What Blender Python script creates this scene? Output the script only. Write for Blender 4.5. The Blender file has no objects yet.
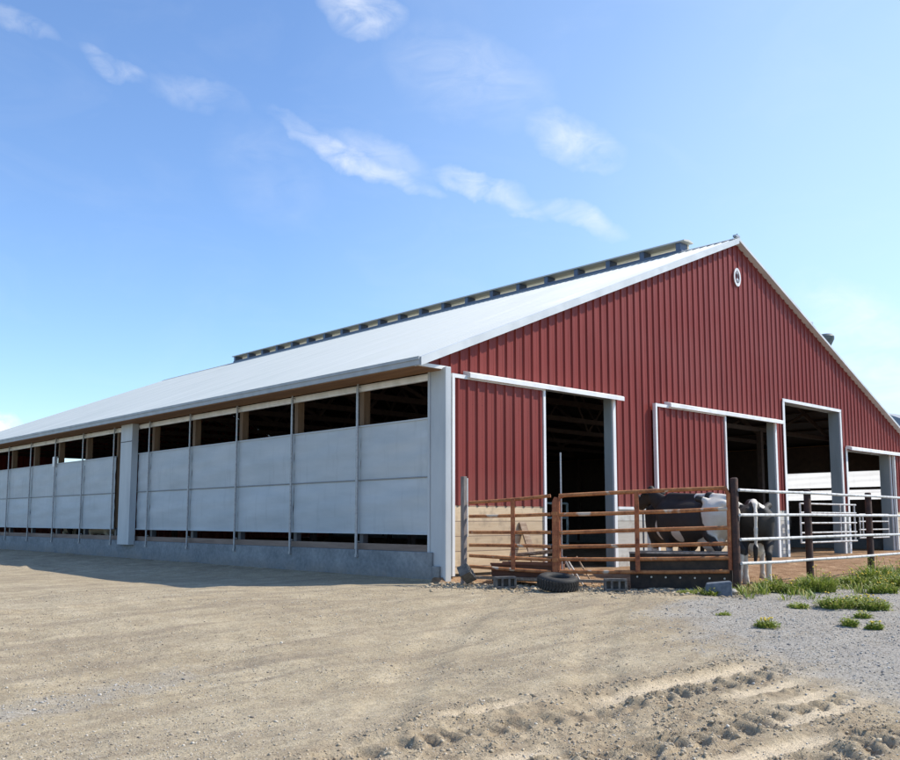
import bpy, math, random
import numpy as np
from mathutils import Vector, noise as mnoise

random.seed(7); rng = np.random.default_rng(11)
R = math.radians
scene = bpy.context.scene
COL = scene.collection

# ------------------------------------------------------------------ materials
def mat(name, base=(.5,.5,.5), rough=.6, metal=0.0, build=None, spec=.5):
    m = bpy.data.materials.new(name); m.use_nodes = True
    nt = m.node_tree; b = nt.nodes['Principled BSDF']
    b.inputs['Base Color'].default_value = (*base, 1)
    b.inputs['Roughness'].default_value = rough
    b.inputs['Metallic'].default_value = metal
    b.inputs['Specular IOR Level'].default_value = spec
    if build: build(nt, b)
    return m
def N(nt, t, **kw):
    n = nt.nodes.new(t)
    for k, v in kw.items():
        if k in n.inputs: n.inputs[k].default_value = v
        else: setattr(n, k, v)
    return n
def L(nt, a, b): nt.links.new(a, b)
def coords(nt, kind='Object', scale=(1,1,1), rot=(0,0,0)):
    tc = N(nt, 'ShaderNodeTexCoord'); mp = N(nt, 'ShaderNodeMapping')
    mp.inputs['Scale'].default_value = scale; mp.inputs['Rotation'].default_value = rot
    L(nt, tc.outputs[kind], mp.inputs['Vector']); return mp.outputs['Vector']
def noise(nt, vec, scale, detail=4, rough=.55, dist=0.0):
    n = N(nt, 'ShaderNodeTexNoise'); n.inputs['Scale'].default_value = scale
    n.inputs['Detail'].default_value = detail; n.inputs['Roughness'].default_value = rough
    n.inputs['Distortion'].default_value = dist
    L(nt, vec, n.inputs['Vector']); return n.outputs['Fac']
def ramp(nt, fac, stops):
    r = N(nt, 'ShaderNodeValToRGB'); e = r.color_ramp.elements
    while len(e) < len(stops): e.new(.5)
    for i, (p, c) in enumerate(stops):
        e[i].position = p; e[i].color = (*c, 1) if len(c) == 3 else c
    L(nt, fac, r.inputs['Fac']); return r.outputs['Color']
def mixc(nt, fac, a, b, mode='MIX'):
    m = N(nt, 'ShaderNodeMix', data_type='RGBA', blend_type=mode)
    for s, v in ((0, fac), (6, a), (7, b)):
        if hasattr(v, 'links'): L(nt, v, m.inputs[s])
        elif isinstance(v, (int, float)): m.inputs[s].default_value = v
        else: m.inputs[s].default_value = (*v, 1)
    return m.outputs[2]
def mathn(nt, op, a, b=None, clamp=False):
    m = N(nt, 'ShaderNodeMath', operation=op, use_clamp=clamp)
    for i, v in enumerate((a, b)):
        if v is None: continue
        if hasattr(v, 'links'): L(nt, v, m.inputs[i])
        else: m.inputs[i].default_value = v
    return m.outputs[0]
def bump(nt, b, h, strength=.3, dist=.01):
    n = N(nt, 'ShaderNodeBump'); n.inputs['Strength'].default_value = strength
    n.inputs['Distance'].default_value = dist
    L(nt, h, n.inputs['Height']); L(nt, n.outputs['Normal'], b.inputs['Normal'])
def noisy(stops, scale=4, sc=(1,1,1), detail=5, bstr=0, bdist=.005, rough=None, kind='Object'):
    def f(nt, b):
        v = coords(nt, kind, sc); n = noise(nt, v, scale, detail)
        L(nt, ramp(nt, n, stops), b.inputs['Base Color'])
        if bstr: bump(nt, b, n, bstr, bdist)
        if rough:
            mr = N(nt, 'ShaderNodeMapRange'); L(nt, n, mr.inputs[0])
            mr.inputs[3].default_value, mr.inputs[4].default_value = rough
            L(nt, mr.outputs[0], b.inputs['Roughness'])
    return f

def red_build(nt, b):
    v = coords(nt, 'Object', (1, 1, .12)); n = noise(nt, v, 3.0, 5)
    c = ramp(nt, n, [(.3, (.185, .027, .020)), (.7, (.245, .040, .030))])
    v2 = coords(nt, 'Object', (1, 1, 1)); n2 = noise(nt, v2, .35, 3)
    c = mixc(nt, ramp(nt, n2, [(.4, (0,0,0)), (.75, (.45,.45,.45))]), c, (.26, .072, .060))
    # grime splash near the bottom
    sx = N(nt, 'ShaderNodeSeparateXYZ'); L(nt, v2, sx.inputs[0])
    g = mathn(nt, 'SUBTRACT', 2.1, sx.outputs[2], True)
    g = mathn(nt, 'MULTIPLY', g, noise(nt, v2, 6, 5), True)
    c = mixc(nt, mathn(nt, 'MULTIPLY', g, .45), c, (.30, .17, .12))
    lap = mathn(nt, 'LESS_THAN', mathn(nt, 'FRACT', mathn(nt, 'DIVIDE', sx.outputs[0], .786)), .010)
    c = mixc(nt, mathn(nt, 'MULTIPLY', lap, .5), c, (.06,.01,.01))
    zr_ = mathn(nt, 'LESS_THAN', mathn(nt, 'ABSOLUTE', mathn(nt, 'SUBTRACT', mathn(nt, 'FRACT', mathn(nt, 'DIVIDE', sx.outputs[2], .61)), .5)), .012)
    xr_ = mathn(nt, 'LESS_THAN', mathn(nt, 'ABSOLUTE', mathn(nt, 'SUBTRACT', mathn(nt, 'FRACT', mathn(nt, 'DIVIDE', sx.outputs[0], .262)), .82)), .035)
    c = mixc(nt, mathn(nt, 'MULTIPLY', mathn(nt, 'MULTIPLY', zr_, xr_), .6), c, (.05,.02,.02))
    L(nt, c, b.inputs['Base Color'])
    bump(nt, b, noise(nt, coords(nt, 'Object', (1, 1, .35)), 1.6, 2), .22, .03)
M = {}
M['red'] = mat('red_steel_siding', rough=.5, build=red_build, spec=.22)
M['white'] = mat('white_painted_steel', rough=.4, build=noisy([(.3, (.62,.62,.60)), (.6, (.78,.78,.77))], 3, (1,1,.3)))
M['rake'] = mat('pale_rake_trim', rough=.5, build=noisy([(.3, (.50,.53,.54)), (.6, (.62,.65,.65))], 2, (1,1,1)))
M['trim_grey'] = mat('pale_corner_trim', rough=.5, build=noisy([(.3, (.38,.41,.43)), (.65, (.50,.53,.54))], 2.0, (1,1,.25)))
def roof_build(nt, b):
    v = coords(nt, 'Object', (.15, 1, .15)); n = noise(nt, v, 2.2, 5)
    c = ramp(nt, n, [(.3, (.36,.405,.415)), (.7, (.46,.495,.50))])
    L(nt, c, b.inputs['Base Color'])
    L(nt, ramp(nt, n, [(.2, (.50,)*3), (.8, (.68,)*3)]), b.inputs['Roughness'])
M['jamb'] = mat('shade_toned_jamb', rough=.6, build=noisy([(.3, (.20,.25,.27)), (.65, (.30,.35,.37))], 2.0, (1,1,.25)))  # shade on the door jambs put into their base colour
M['underroof'] = mat('shade_dark_roof_underside', (.035,.030,.028), .9)  # pale sheet painted near black for the unlit underside
M['roof'] = mat('pale_steel_roofing', rough=.4, metal=.0, build=roof_build)
M['gutter'] = mat('grey_fascia', rough=.5, build=noisy([(.3, (.28,.30,.31)), (.7, (.38,.40,.41))], 3))
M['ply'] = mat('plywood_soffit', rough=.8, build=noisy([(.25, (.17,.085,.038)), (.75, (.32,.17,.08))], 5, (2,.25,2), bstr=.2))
M['sill'] = mat('weathered_sill', rough=.85, build=noisy([(.25, (.17,.12,.09)), (.75, (.30,.22,.17))], 5, (2,.25,2)))
M['lumber'] = mat('barn_lumber', rough=.8, build=noisy([(.25, (.12,.075,.04)), (.75, (.24,.155,.09))], 6, (3,3,.3)))
M['lumber_dark'] = mat('shade_dark_lumber', rough=.85, build=noisy([(.25, (.03,.02,.015)), (.75, (.06,.04,.03))], 6, (1,1,1)))  # lumber copy darkened to carry the dimness of the interior
def boards_build(c0, c1, dark, h=.28):
    def f(nt, b):
        v = coords(nt, 'Object', (.35, 1, 3)); n = noise(nt, v, 5, 6, .6)
        c = ramp(nt, n, [(.25, c0), (.75, c1)])
        v2 = coords(nt, 'Object'); sx = N(nt, 'ShaderNodeSeparateXYZ'); L(nt, v2, sx.inputs[0])
        row = mathn(nt, 'FLOOR', mathn(nt, 'DIVIDE', sx.outputs[2], h))
        wn = N(nt, 'ShaderNodeTexWhiteNoise', noise_dimensions='1D'); L(nt, row, wn.inputs['W'])
        c = mixc(nt, mathn(nt, 'MULTIPLY', wn.outputs['Value'], .35), c, (.30, .22, .15))
        fr = mathn(nt, 'FRACT', mathn(nt, 'DIVIDE', sx.outputs[2], h))
        gap = mathn(nt, 'LESS_THAN', fr, .05)
        c = mixc(nt, gap, c, dark)
        st = noise(nt, coords(nt, 'Object', (1,1,1)), 2.3, 6, .65)
        c = mixc(nt, ramp(nt, st, [(.52, (0,0,0)), (.7, (.6,.6,.6))]), c, (.20, .15, .11))
        L(nt, c, b.inputs['Base Color'])
        hh = mathn(nt, 'SUBTRACT', n, gap); bump(nt, b, hh, .35, .006)
    return f
M['kick'] = mat('pale_wood_boards', rough=.8, build=boards_build((.54,.40,.24), (.70,.55,.36), (.20,.14,.10)))
M['basewall'] = mat('weathered_pale_boards', rough=.85, build=boards_build((.42,.42,.38), (.58,.57,.52), (.20,.18,.16)))
def conc_build(nt, b):
    v = coords(nt, 'Object', (1,1,1)); n = noise(nt, v, 1.6, 8, .62); n2 = noise(nt, v, 14, 5)
    c = ramp(nt, n, [(.3, (.13,.15,.16)), (.55, (.22,.24,.25)), (.75, (.32,.34,.34))])
    c = mixc(nt, .35, c, ramp(nt, n2, [(.3, (.12,.13,.14)), (.7, (.36,.37,.37))]))
    sx = N(nt, 'ShaderNodeSeparateXYZ'); L(nt, v, sx.inputs[0])
    lo = mathn(nt, 'MULTIPLY', mathn(nt, 'SUBTRACT', .32, sx.outputs[2], True), 2.0, True)
    c = mixc(nt, mathn(nt, 'MULTIPLY', lo, ramp(nt, n, [(.3,(0,0,0)),(.6,(1,1,1))])), c, (.22, .17, .12))
    L(nt, c, b.inputs['Base Color']); bump(nt, b, n2, .4, .01)
M['concrete'] = mat('stained_concrete', rough=.9, build=conc_build)
M['block'] = mat('grey_concrete_block', rough=.9, build=noisy([(.3, (.07,.065,.06)), (.7, (.17,.16,.145))], 14, bstr=.5))
def curtain_mat(name, c0, c1, trans):
    m = mat(name, rough=.55); nt = m.node_tree; b = nt.nodes['Principled BSDF']
    v = coords(nt, 'Object', (1, .5, 2.2)); n = noise(nt, v, 1.4, 4)
    c = ramp(nt, n, [(.3, c0), (.7, c1)])
    st = noise(nt, coords(nt, 'Object', (1, 3.0, .35)), 2.0, 5, .65)
    c = mixc(nt, ramp(nt, st, [(.55, (0,0,0)), (.8, (.5,.5,.5))]), c, tuple(x*.72 for x in c0))
    L(nt, c, b.inputs['Base Color'])
    bump(nt, b, noise(nt, coords(nt, 'Object', (1, .35, 1.6)), 2.2, 2, .5), .5, .03)
    t = N(nt, 'ShaderNodeBsdfTranslucent'); L(nt, c, t.inputs['Color'])
    mx = N(nt, 'ShaderNodeMixShader'); mx.inputs[0].default_value = trans
    L(nt, b.outputs[0], mx.inputs[1]); L(nt, t.outputs[0], mx.inputs[2])
    L(nt, mx.outputs[0], nt.nodes['Material Output'].inputs['Surface'])
    return m
M['curtain'] = curtain_mat('grey_white_curtain_fabric', (.42,.46,.475), (.52,.55,.56), .03)
M['curtain_lit'] = curtain_mat('thin_white_curtain_fabric', (.80,.80,.78), (.86,.86,.84), .75)
M['gap_baffle'] = curtain_mat('added_cream_baffle', (.80,.76,.66), (.86,.82,.72), .6)
M['curtain_edge'] = mat('curtain_hem', (.46,.50,.52), .6)
M['galv'] = mat('galvanised_pipe', rough=.45, metal=.35, build=noisy([(.3, (.27,.28,.29)), (.7, (.42,.43,.44))], 20))
M['batten'] = mat('dull_batten_pipe', (.27,.28,.28), .6)
M['dark'] = mat('dark_steel', (.05,.055,.07), .5)
M['ventcurb'] = mat('blue_grey_vent_curb', (.09,.12,.18), .5)
M['ventcap'] = mat('cream_vent_cap', (.55,.53,.45), .6)
def rust_build(lo, mid, hi, pale=None, thr=.72):
    def f(nt, b):
        v = coords(nt, 'Object'); n = noise(nt, v, 7, 8, .65); n2 = noise(nt, v, 45, 4)
        f_ = mathn(nt, 'ADD', mathn(nt, 'MULTIPLY', n, .75), mathn(nt, 'MULTIPLY', n2, .25))
        c = ramp(nt, f_, [(.34, lo), (.5, mid), (.66, hi)])
        if pale:
            c = mixc(nt, ramp(nt, noise(nt, v, 2.6, 5), [(thr-.05, (0,0,0)), (thr, (1,1,1))]), c, pale)
        L(nt, c, b.inputs['Base Color']); bump(nt, b, n2, .35, .003)
    return f
M['rust'] = mat('rusty_steel', rough=.8, build=rust_build((.17,.055,.020), (.38,.145,.050), (.50,.23,.09), (.52,.42,.32), .64))
M['rust_red'] = mat('red_brown_rusty_steel', rough=.8, build=rust_build((.13,.038,.018), (.33,.10,.038), (.46,.19,.07)))
M['rust_dark'] = mat('dark_rusted_pipe', rough=.8, build=rust_build((.022,.012,.009), (.05,.022,.014), (.10,.038,.02)))
M['pipe_white'] = mat('white_painted_pipe', rough=.5, build=noisy([(.35, (.36,.34,.31)), (.5, (.56,.55,.53)), (.8, (.66,.66,.65))], 9))
M['teal'] = mat('faded_teal_pipe', rough=.5, build=noisy([(.35, (.22,.32,.32)), (.6, (.42,.56,.55))], 9))
M['rubber'] = mat('black_rubber', rough=.75, build=noisy([(.3, (.012,.012,.012)), (.7, (.035,.033,.03))], 12, bstr=.3))
M['feeder'] = mat('black_poly_bunk', rough=.6, build=noisy([(.3, (.014,.010,.009)), (.7, (.055,.034,.024))], 8))
M['feeder_rim'] = mat('worn_bunk_rim', rough=.7, build=noisy([(.3, (.12,.10,.09)), (.7, (.40,.36,.32))], 9))
M['bolt'] = mat('bright_bolt_heads', (.55,.53,.5), .4, .5)
M['oldwood'] = mat('weathered_plank', rough=.9, build=noisy([(.25, (.13,.085,.055)), (.5, (.26,.18,.12)), (.75, (.42,.34,.26))], 5, (.6,4,4), bstr=.3))
M['redwood'] = mat('red_brown_trough_wood', rough=.85, build=noisy([(.25, (.07,.028,.018)), (.75, (.20,.085,.05))], 6, (.6,3,3), bstr=.3))
M['bluegrey'] = mat('blue_grey_block', rough=.9, build=noisy([(.3, (.07,.09,.11)), (.7, (.14,.16,.19))], 12, bstr=.3))
M['stone'] = mat('pale_limestone', rough=.9, build=noisy([(.3, (.32,.29,.25)), (.7, (.52,.48,.42))], 9, bstr=.4))
M['silverpost'] = mat('weathered_grey_post', rough=.85, build=noisy([(.3, (.13,.10,.09)), (.7, (.26,.23,.21))], 9, (3,3,.5)))
M['blackplastic'] = mat('weathered_dark_cowl', rough=.5, build=noisy([(.3, (.05,.07,.07)), (.7, (.13,.15,.15))], 6))
M['hoof'] = mat('hoof', (.05,.04,.035), .6)
M['eye'] = mat('dark_eye', (.01,.008,.006), .1)
M['shed_wall'] = mat('pale_shed_wall', rough=.6, build=noisy([(.3, (.45,.46,.46)), (.7, (.6,.6,.6))], 2))
M['shed_roof'] = mat('grey_shed_roof', rough=.6, build=noisy([(.3, (.22,.24,.26)), (.7, (.30,.32,.33))], 1.2))
def cow_build(nt, b):
    a = N(nt, 'ShaderNodeAttribute', attribute_name='white')
    v = coords(nt, 'Object'); n = noise(nt, v, 5, 5)
    f = mathn(nt, 'ADD', a.outputs['Fac'], mathn(nt, 'MULTIPLY', mathn(nt, 'SUBTRACT', n, .5), .35))
    f = ramp(nt, f, [(.47, (0,0,0)), (.53, (1,1,1))])
    w = mixc(nt, noise(nt, v, 8, 6), (.74,.70,.63), (.58,.50,.40))
    k = mixc(nt, noise(nt, v, 7, 4), (.010,.009,.009), (.03,.024,.02))
    L(nt, mixc(nt, f, k, w), b.inputs['Base Color'])
    bump(nt, b, noise(nt, coords(nt, 'Object', (1,1,1)), 60, 3), .25, .004)
M['cow'] = mat('black_and_white_hide', rough=.7, build=cow_build)
def leaf_build(c0, c1, c2):
    def f(nt, b):
        a = N(nt, 'ShaderNodeAttribute', attribute_name='tint')
        L(nt, ramp(nt, a.outputs['Fac'], [(0, c0), (.55, c1), (1, c2)]), b.inputs['Base Color'])
    return f
M['grass'] = mat('weed_leaves', rough=.55, build=leaf_build((.11,.17,.025), (.29,.35,.06), (.52,.46,.17)))
def leaf_tr(m):
    nt = m.node_tree; b = nt.nodes['Principled BSDF']; t = N(nt, 'ShaderNodeBsdfTranslucent')
    L(nt, b.inputs['Base Color'].links[0].from_socket, t.inputs['Color'])
    mx = N(nt, 'ShaderNodeMixShader'); mx.inputs[0].default_value = .35
    L(nt, b.outputs[0], mx.inputs[1]); L(nt, t.outputs[0], mx.inputs[2]); L(nt, mx.outputs[0], nt.nodes['Material Output'].inputs['Surface'])
leaf_tr(M['grass'])
M['flower'] = mat('yellow_petals', (.75,.52,.04), .6)
M['straw'] = mat('straw', rough=.9, build=leaf_build((.42,.33,.20), (.55,.45,.28), (.65,.55,.38)))

def ground_build(nt, b):
    pos = coords(nt, 'Object')
    def attr(n): return N(nt, 'ShaderNodeAttribute', attribute_name=n).outputs['Fac']
    big = noise(nt, pos, .35, 6, .6, .4)
    mid = noise(nt, pos, 2.6, 7, .65, .2)
    streak = noise(nt, coords(nt, 'Object', (.35, 2.2, 1), (0, 0, R(-8))), 1.6, 6, .6, .5)
    fine = noise(nt, pos, 42, 5, .7)
    c = ramp(nt, big, [(.30, (.36,.285,.185)), (.50, (.47,.385,.255)), (.70, (.55,.465,.325))])
    c = mixc(nt, .5, c, ramp(nt, mid, [(.32, (.29,.225,.148)), (.5, (.45,.37,.245)), (.68, (.60,.51,.36))]))
    c = mixc(nt, ramp(nt, streak, [(.45, (0,0,0)), (.66, (.8,)*3)]), c, (.31,.25,.175))
    # loose pebbles: cells with random value
    vo = N(nt, 'ShaderNodeTexVoronoi'); vo.inputs['Scale'].default_value = 55; L(nt, pos, vo.inputs['Vector'])
    sx = N(nt, 'ShaderNodeSeparateColor'); L(nt, vo.outputs['Color'], sx.inputs[0])
    pebc = ramp(nt, sx.outputs[0], [(0, (.14,.12,.10)), (.5, (.40,.34,.27)), (1, (.66,.60,.50))])
    pebm = mathn(nt, 'MULTIPLY', mathn(nt, 'LESS_THAN', vo.outputs['Distance'], .42), mathn(nt, 'GREATER_THAN', sx.outputs[1], .62))
    c = mixc(nt, mathn(nt, 'MULTIPLY', pebm, .6), c, pebc)
    # grey gravel
    gcol = ramp(nt, sx.outputs[2], [(0, (.21,.195,.17)), (.5, (.38,.355,.315)), (1, (.56,.53,.48))])
    gcol = mixc(nt, .45, gcol, ramp(nt, mid, [(.3, (.29,.265,.225)), (.7, (.44,.41,.36))]))
    gm = mathn(nt, 'ADD', attr('gravel'), mathn(nt, 'MULTIPLY', mathn(nt, 'SUBTRACT', mid, .5), 1.0))
    gm = ramp(nt, gm, [(.30, (0,0,0)), (.80, (.9,.9,.9))])
    c = mixc(nt, gm, c, gcol)
    # moist, manured yard soil
    ycol = ramp(nt, mid, [(.3, (.20,.115,.062)), (.5, (.33,.205,.118)), (.7, (.44,.30,.185))])
    ym = ramp(nt, mathn(nt, 'ADD', attr('yard'), mathn(nt, 'MULTIPLY', mathn(nt, 'SUBTRACT', mid, .5), .5)), [(.4, (0,0,0)), (.6, (1,1,1))])
    c = mixc(nt, ym, c, ycol)
    # turned soil of the wheel tracks, pale smooth pressed streaks
    tcol = ramp(nt, mid, [(.3, (.29,.22,.145)), (.55, (.41,.33,.22)), (.72, (.50,.41,.285))])
    c = mixc(nt, mathn(nt, 'MULTIPLY', attr('turned'), .75), c, tcol)
    c = mixc(nt, mathn(nt, 'MULTIPLY', attr('pressed'), .85), c, (.68,.56,.39))
    # far fields
    fcol = ramp(nt, noise(nt, pos, .02, 5), [(.3, (.06,.09,.03)), (.7, (.12,.15,.05))])
    c = mixc(nt, attr('field'), c, fcol)
    # grain: coarse sand and grit, two sizes, with patches where it is stronger
    g1 = noise(nt, pos, 26, 3, .8); g2 = noise(nt, pos, 75, 3, .8)
    gr = ramp(nt, mathn(nt, 'ADD', mathn(nt, 'MULTIPLY', g1, .5), mathn(nt, 'MULTIPLY', g2, .5)), [(.36, (.48,.46,.43)), (.47, (.88,.87,.86)), (.56, (1.08,1.07,1.06)), (.66, (1.35,1.33,1.3))])
    c = mixc(nt, ramp(nt, noise(nt, pos, 1.3, 5, .6), [(.3, (.55,)*3), (.65, (1,)*3)]), c, mixc(nt, 1.0, c, gr, 'MULTIPLY'))
    h0 = mathn(nt, 'ADD', g1, g2)
    L(nt, c, b.inputs['Base Color'])
    h = mathn(nt, 'ADD', mathn(nt, 'MULTIPLY', fine, .8), mathn(nt, 'MULTIPLY', mathn(nt, 'MULTIPLY', pebm, mathn(nt, 'SUBTRACT', 1, vo.outputs['Distance'])), .35))
    h = mathn(nt, 'ADD', mathn(nt, 'ADD', h, mathn(nt, 'MULTIPLY', h0, .8)), mathn(nt, 'MULTIPLY', mid, .8))
    bump(nt, b, h, .75, .022)
M['ground'] = mat('dry_dirt_and_gravel', rough=.95, build=ground_build, spec=.15)
def peb_build(nt, b):
    a = N(nt, 'ShaderNodeAttribute', attribute_name='tint')
    L(nt, ramp(nt, a.outputs['Fac'], [(0, (.22,.18,.14)), (.4, (.36,.30,.22)), (.75, (.48,.42,.33)), (1, (.60,.55,.46))]), b.inputs['Base Color'])
M['pebble'] = mat('loose_stone', rough=.9, build=peb_build)
def peb2_build(nt, b):
    a = N(nt, 'ShaderNodeAttribute', attribute_name='tint')
    L(nt, ramp(nt, a.outputs['Fac'], [(0, (.19,.175,.16)), (.5, (.36,.34,.305)), (1, (.56,.53,.485))]), b.inputs['Base Color'])
M['gravel'] = mat('crushed_grey_stone', rough=.9, build=peb2_build)
def clod_build(nt, b):
    a = N(nt, 'ShaderNodeAttribute', attribute_name='tint')
    L(nt, ramp(nt, a.outputs['Fac'], [(0, (.31,.24,.165)), (.5, (.41,.33,.225)), (1, (.52,.43,.30))]), b.inputs['Base Color'])
M['clod'] = mat('dry_soil_clod', rough=1, build=clod_build)

# ------------------------------------------------------------------ mesh helpers
class MB:
    def __init__(s): s.v = []; s.f = []; s.mi = []; s.cur = 0; s.parts = []
    def add(s, vs, fs):
        s.parts.append((list(vs), list(fs)))
        o = len(s.v); s.v += [tuple(p) for p in vs]; s.f += [tuple(i + o for i in f) for f in fs]
        s.mi += [s.cur] * len(fs); return s
    def box(s, x0, x1, y0, y1, z0, z1):
        vs = [(x, y, z) for x in (x0, x1) for y in (y0, y1) for z in (z0, z1)]
        return s.add(vs, [(0,1,3,2),(4,6,7,5),(0,4,5,1),(2,3,7,6),(0,2,6,4),(1,5,7,3)])
    def bar(s, a, b, w, h, up=(0,0,1)):
        a = Vector(a); b = Vector(b); d = (b - a).normalized(); u = Vector(up)
        sd = d.cross(u)
        if sd.length < 1e-4: sd = d.cross(Vector((1,0,0)))
        sd.normalize(); u = sd.cross(d).normalized()
        vs = []
        for p in (a, b):
            for i, j in ((-1,-1),(1,-1),(1,1),(-1,1)): vs.append(p + sd*(w/2*i) + u*(h/2*j))
        return s.add(vs, [(0,1,2,3),(7,6,5,4),(0,4,5,1),(1,5,6,2),(2,6,7,3),(3,7,4,0)])
    def tube(s, pts, r, n=10, cap=True, rs=None):
        pts = [Vector(p) for p in pts]; rings = []
        ref = Vector((0,0,1))
        for i, p in enumerate(pts):
            d = (pts[min(i+1, len(pts)-1)] - pts[max(i-1, 0)]).normalized()
            if abs(d.dot(ref)) > .95: ref = Vector((1,0,0)) if abs(d.x) < .9 else Vector((0,1,0))
            a = d.cross(ref).normalized(); b_ = d.cross(a).normalized()
            rr = rs[i] if rs else r
            rings.append([p + a*math.cos(t)*rr + b_*math.sin(t)*rr for t in [2*math.pi*k/n for k in range(n)]])
        vs = [q for rg in rings for q in rg]; fs = []
        for i in range(len(pts)-1):
            for k in range(n):
                fs.append((i*n+k, i*n+(k+1) % n, (i+1)*n+(k+1) % n, (i+1)*n+k))
        if cap: fs.append(tuple(range(n))[::-1]); fs.append(tuple((len(pts)-1)*n+k for k in range(n)))
        return s.add(vs, fs)
    def lathe(s, prof, c=(0,0,0), n=24):
        vs = []; fs = []
        for r, z in prof:
            for k in range(n):
                t = 2*math.pi*k/n; vs.append((c[0]+r*math.cos(t), c[1]+r*math.sin(t), c[2]+z))
        for i in range(len(prof)-1):
            for k in range(n): fs.append((i*n+k, i*n+(k+1) % n, (i+1)*n+(k+1) % n, (i+1)*n+k))
        return s.add(vs, fs)
    def build_each(s, name, m, parent=None, **kw):     # every piece an object of its own
        out = []
        for vs, fs in s.parts: q = MB(); q.add(vs, fs); out.append(q.build(name, m, parent, **kw))
        return out
    def build(s, name, m, parent=None, smooth=False, bevel=0, loc=(0,0,0), rot=None, merge=False):
        me = bpy.data.meshes.new(name); me.from_pydata(s.v, [], s.f)
        ms = m if isinstance(m, (list, tuple)) else [m]
        for x in ms: me.materials.append(x)
        if len(ms) > 1: me.polygons.foreach_set('material_index', s.mi)
        me.update()
        import bmesh
        bm = bmesh.new(); bm.from_mesh(me); bmesh.ops.recalc_face_normals(bm, faces=bm.faces)
        bm.to_mesh(me); bm.free()
        if smooth:
            me.polygons.foreach_set('use_smooth', [True]*len(me.polygons))
            try: me.set_sharp_from_angle(angle=R(40))
            except Exception: pass
        o = bpy.data.objects.new(name, me); COL.objects.link(o)
        if parent: o.parent = parent
        o.location = loc
        if rot: o.rotation_euler = rot
        if bevel:
            bv = o.modifiers.new('bevel', 'BEVEL'); bv.width = bevel; bv.segments = 2; bv.limit_method = 'ANGLE'
        return o
def tag(o, label=None, cat=None, group=None, kind=None):
    if label: o['label'] = label
    if cat: o['category'] = cat
    if group: o['group'] = group
    if kind: o['kind'] = kind
    return o
def empty(name, loc=(0,0,0), rz=0):
    o = bpy.data.objects.new(name, None); COL.objects.link(o)
    o.location = loc; o.rotation_euler = (0,0,rz); o.empty_display_size = .2; return o
def copy_tree(o, parent=None):
    c = o.copy(); COL.objects.link(c)
    if parent: c.parent = parent
    for ch in list(o.children): copy_tree(ch, c)
    return c
def npmesh(name, V, F, m, parent=None, smooth=False, attrs=None, quad=True):
    me = bpy.data.meshes.new(name); V = np.asarray(V, np.float32); F = np.asarray(F, np.int32)
    k = F.shape[1]
    me.vertices.add(len(V)); me.vertices.foreach_set('co', V.ravel())
    me.loops.add(F.size); me.loops.foreach_set('vertex_index', F.ravel())
    me.polygons.add(len(F)); me.polygons.foreach_set('loop_start', np.arange(0, F.size, k, dtype=np.int32))
    me.polygons.foreach_set('loop_total', np.full(len(F), k, np.int32))
    if smooth: me.polygons.foreach_set('use_smooth', np.ones(len(F), bool))
    me.materials.append(m); me.update(calc_edges=True); me.validate()
    for n_, a in (attrs or {}).items():
        at = me.attributes.new(n_, 'FLOAT', 'POINT'); at.data.foreach_set('value', np.asarray(a, np.float32))
    o = bpy.data.objects.new(name, me); COL.objects.link(o)
    if parent: o.parent = parent
    return o

# ------------------------------------------------------------------ value noise in numpy
def _hash(ix, iy, seed):
    h = (ix.astype(np.int64)*374761393 + iy.astype(np.int64)*668265263 + seed*1274126177) & 0x7fffffff
    h = ((h ^ (h >> 13))*1274126177) & 0x7fffffff
    return ((h ^ (h >> 16)) & 0xffff)/65535.0
def vnoise(x, y, seed=0):
    ix = np.floor(x); iy = np.floor(y); fx = x-ix; fy = y-iy
    fx = fx*fx*(3-2*fx); fy = fy*fy*(3-2*fy)
    a = _hash(ix, iy, seed); b = _hash(ix+1, iy, seed); c = _hash(ix, iy+1, seed); d = _hash(ix+1, iy+1, seed)
    return (a*(1-fx)+b*fx)*(1-fy) + (c*(1-fx)+d*fx)*fy
def fbm(x, y, o=4, seed=0):
    s = 0; a = .5; t = 0
    for i in range(o):
        s = s + a*vnoise(x*2**i+17.3*i, y*2**i-9.1*i, seed+i); t += a; a *= .5
    return s/t
def sstep(a, b, x):
    t = np.clip((x-a)/(b-a), 0, 1); return t*t*(3-2*t)

CAM = np.array([-11.31, -12.28, 1.15])
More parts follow.
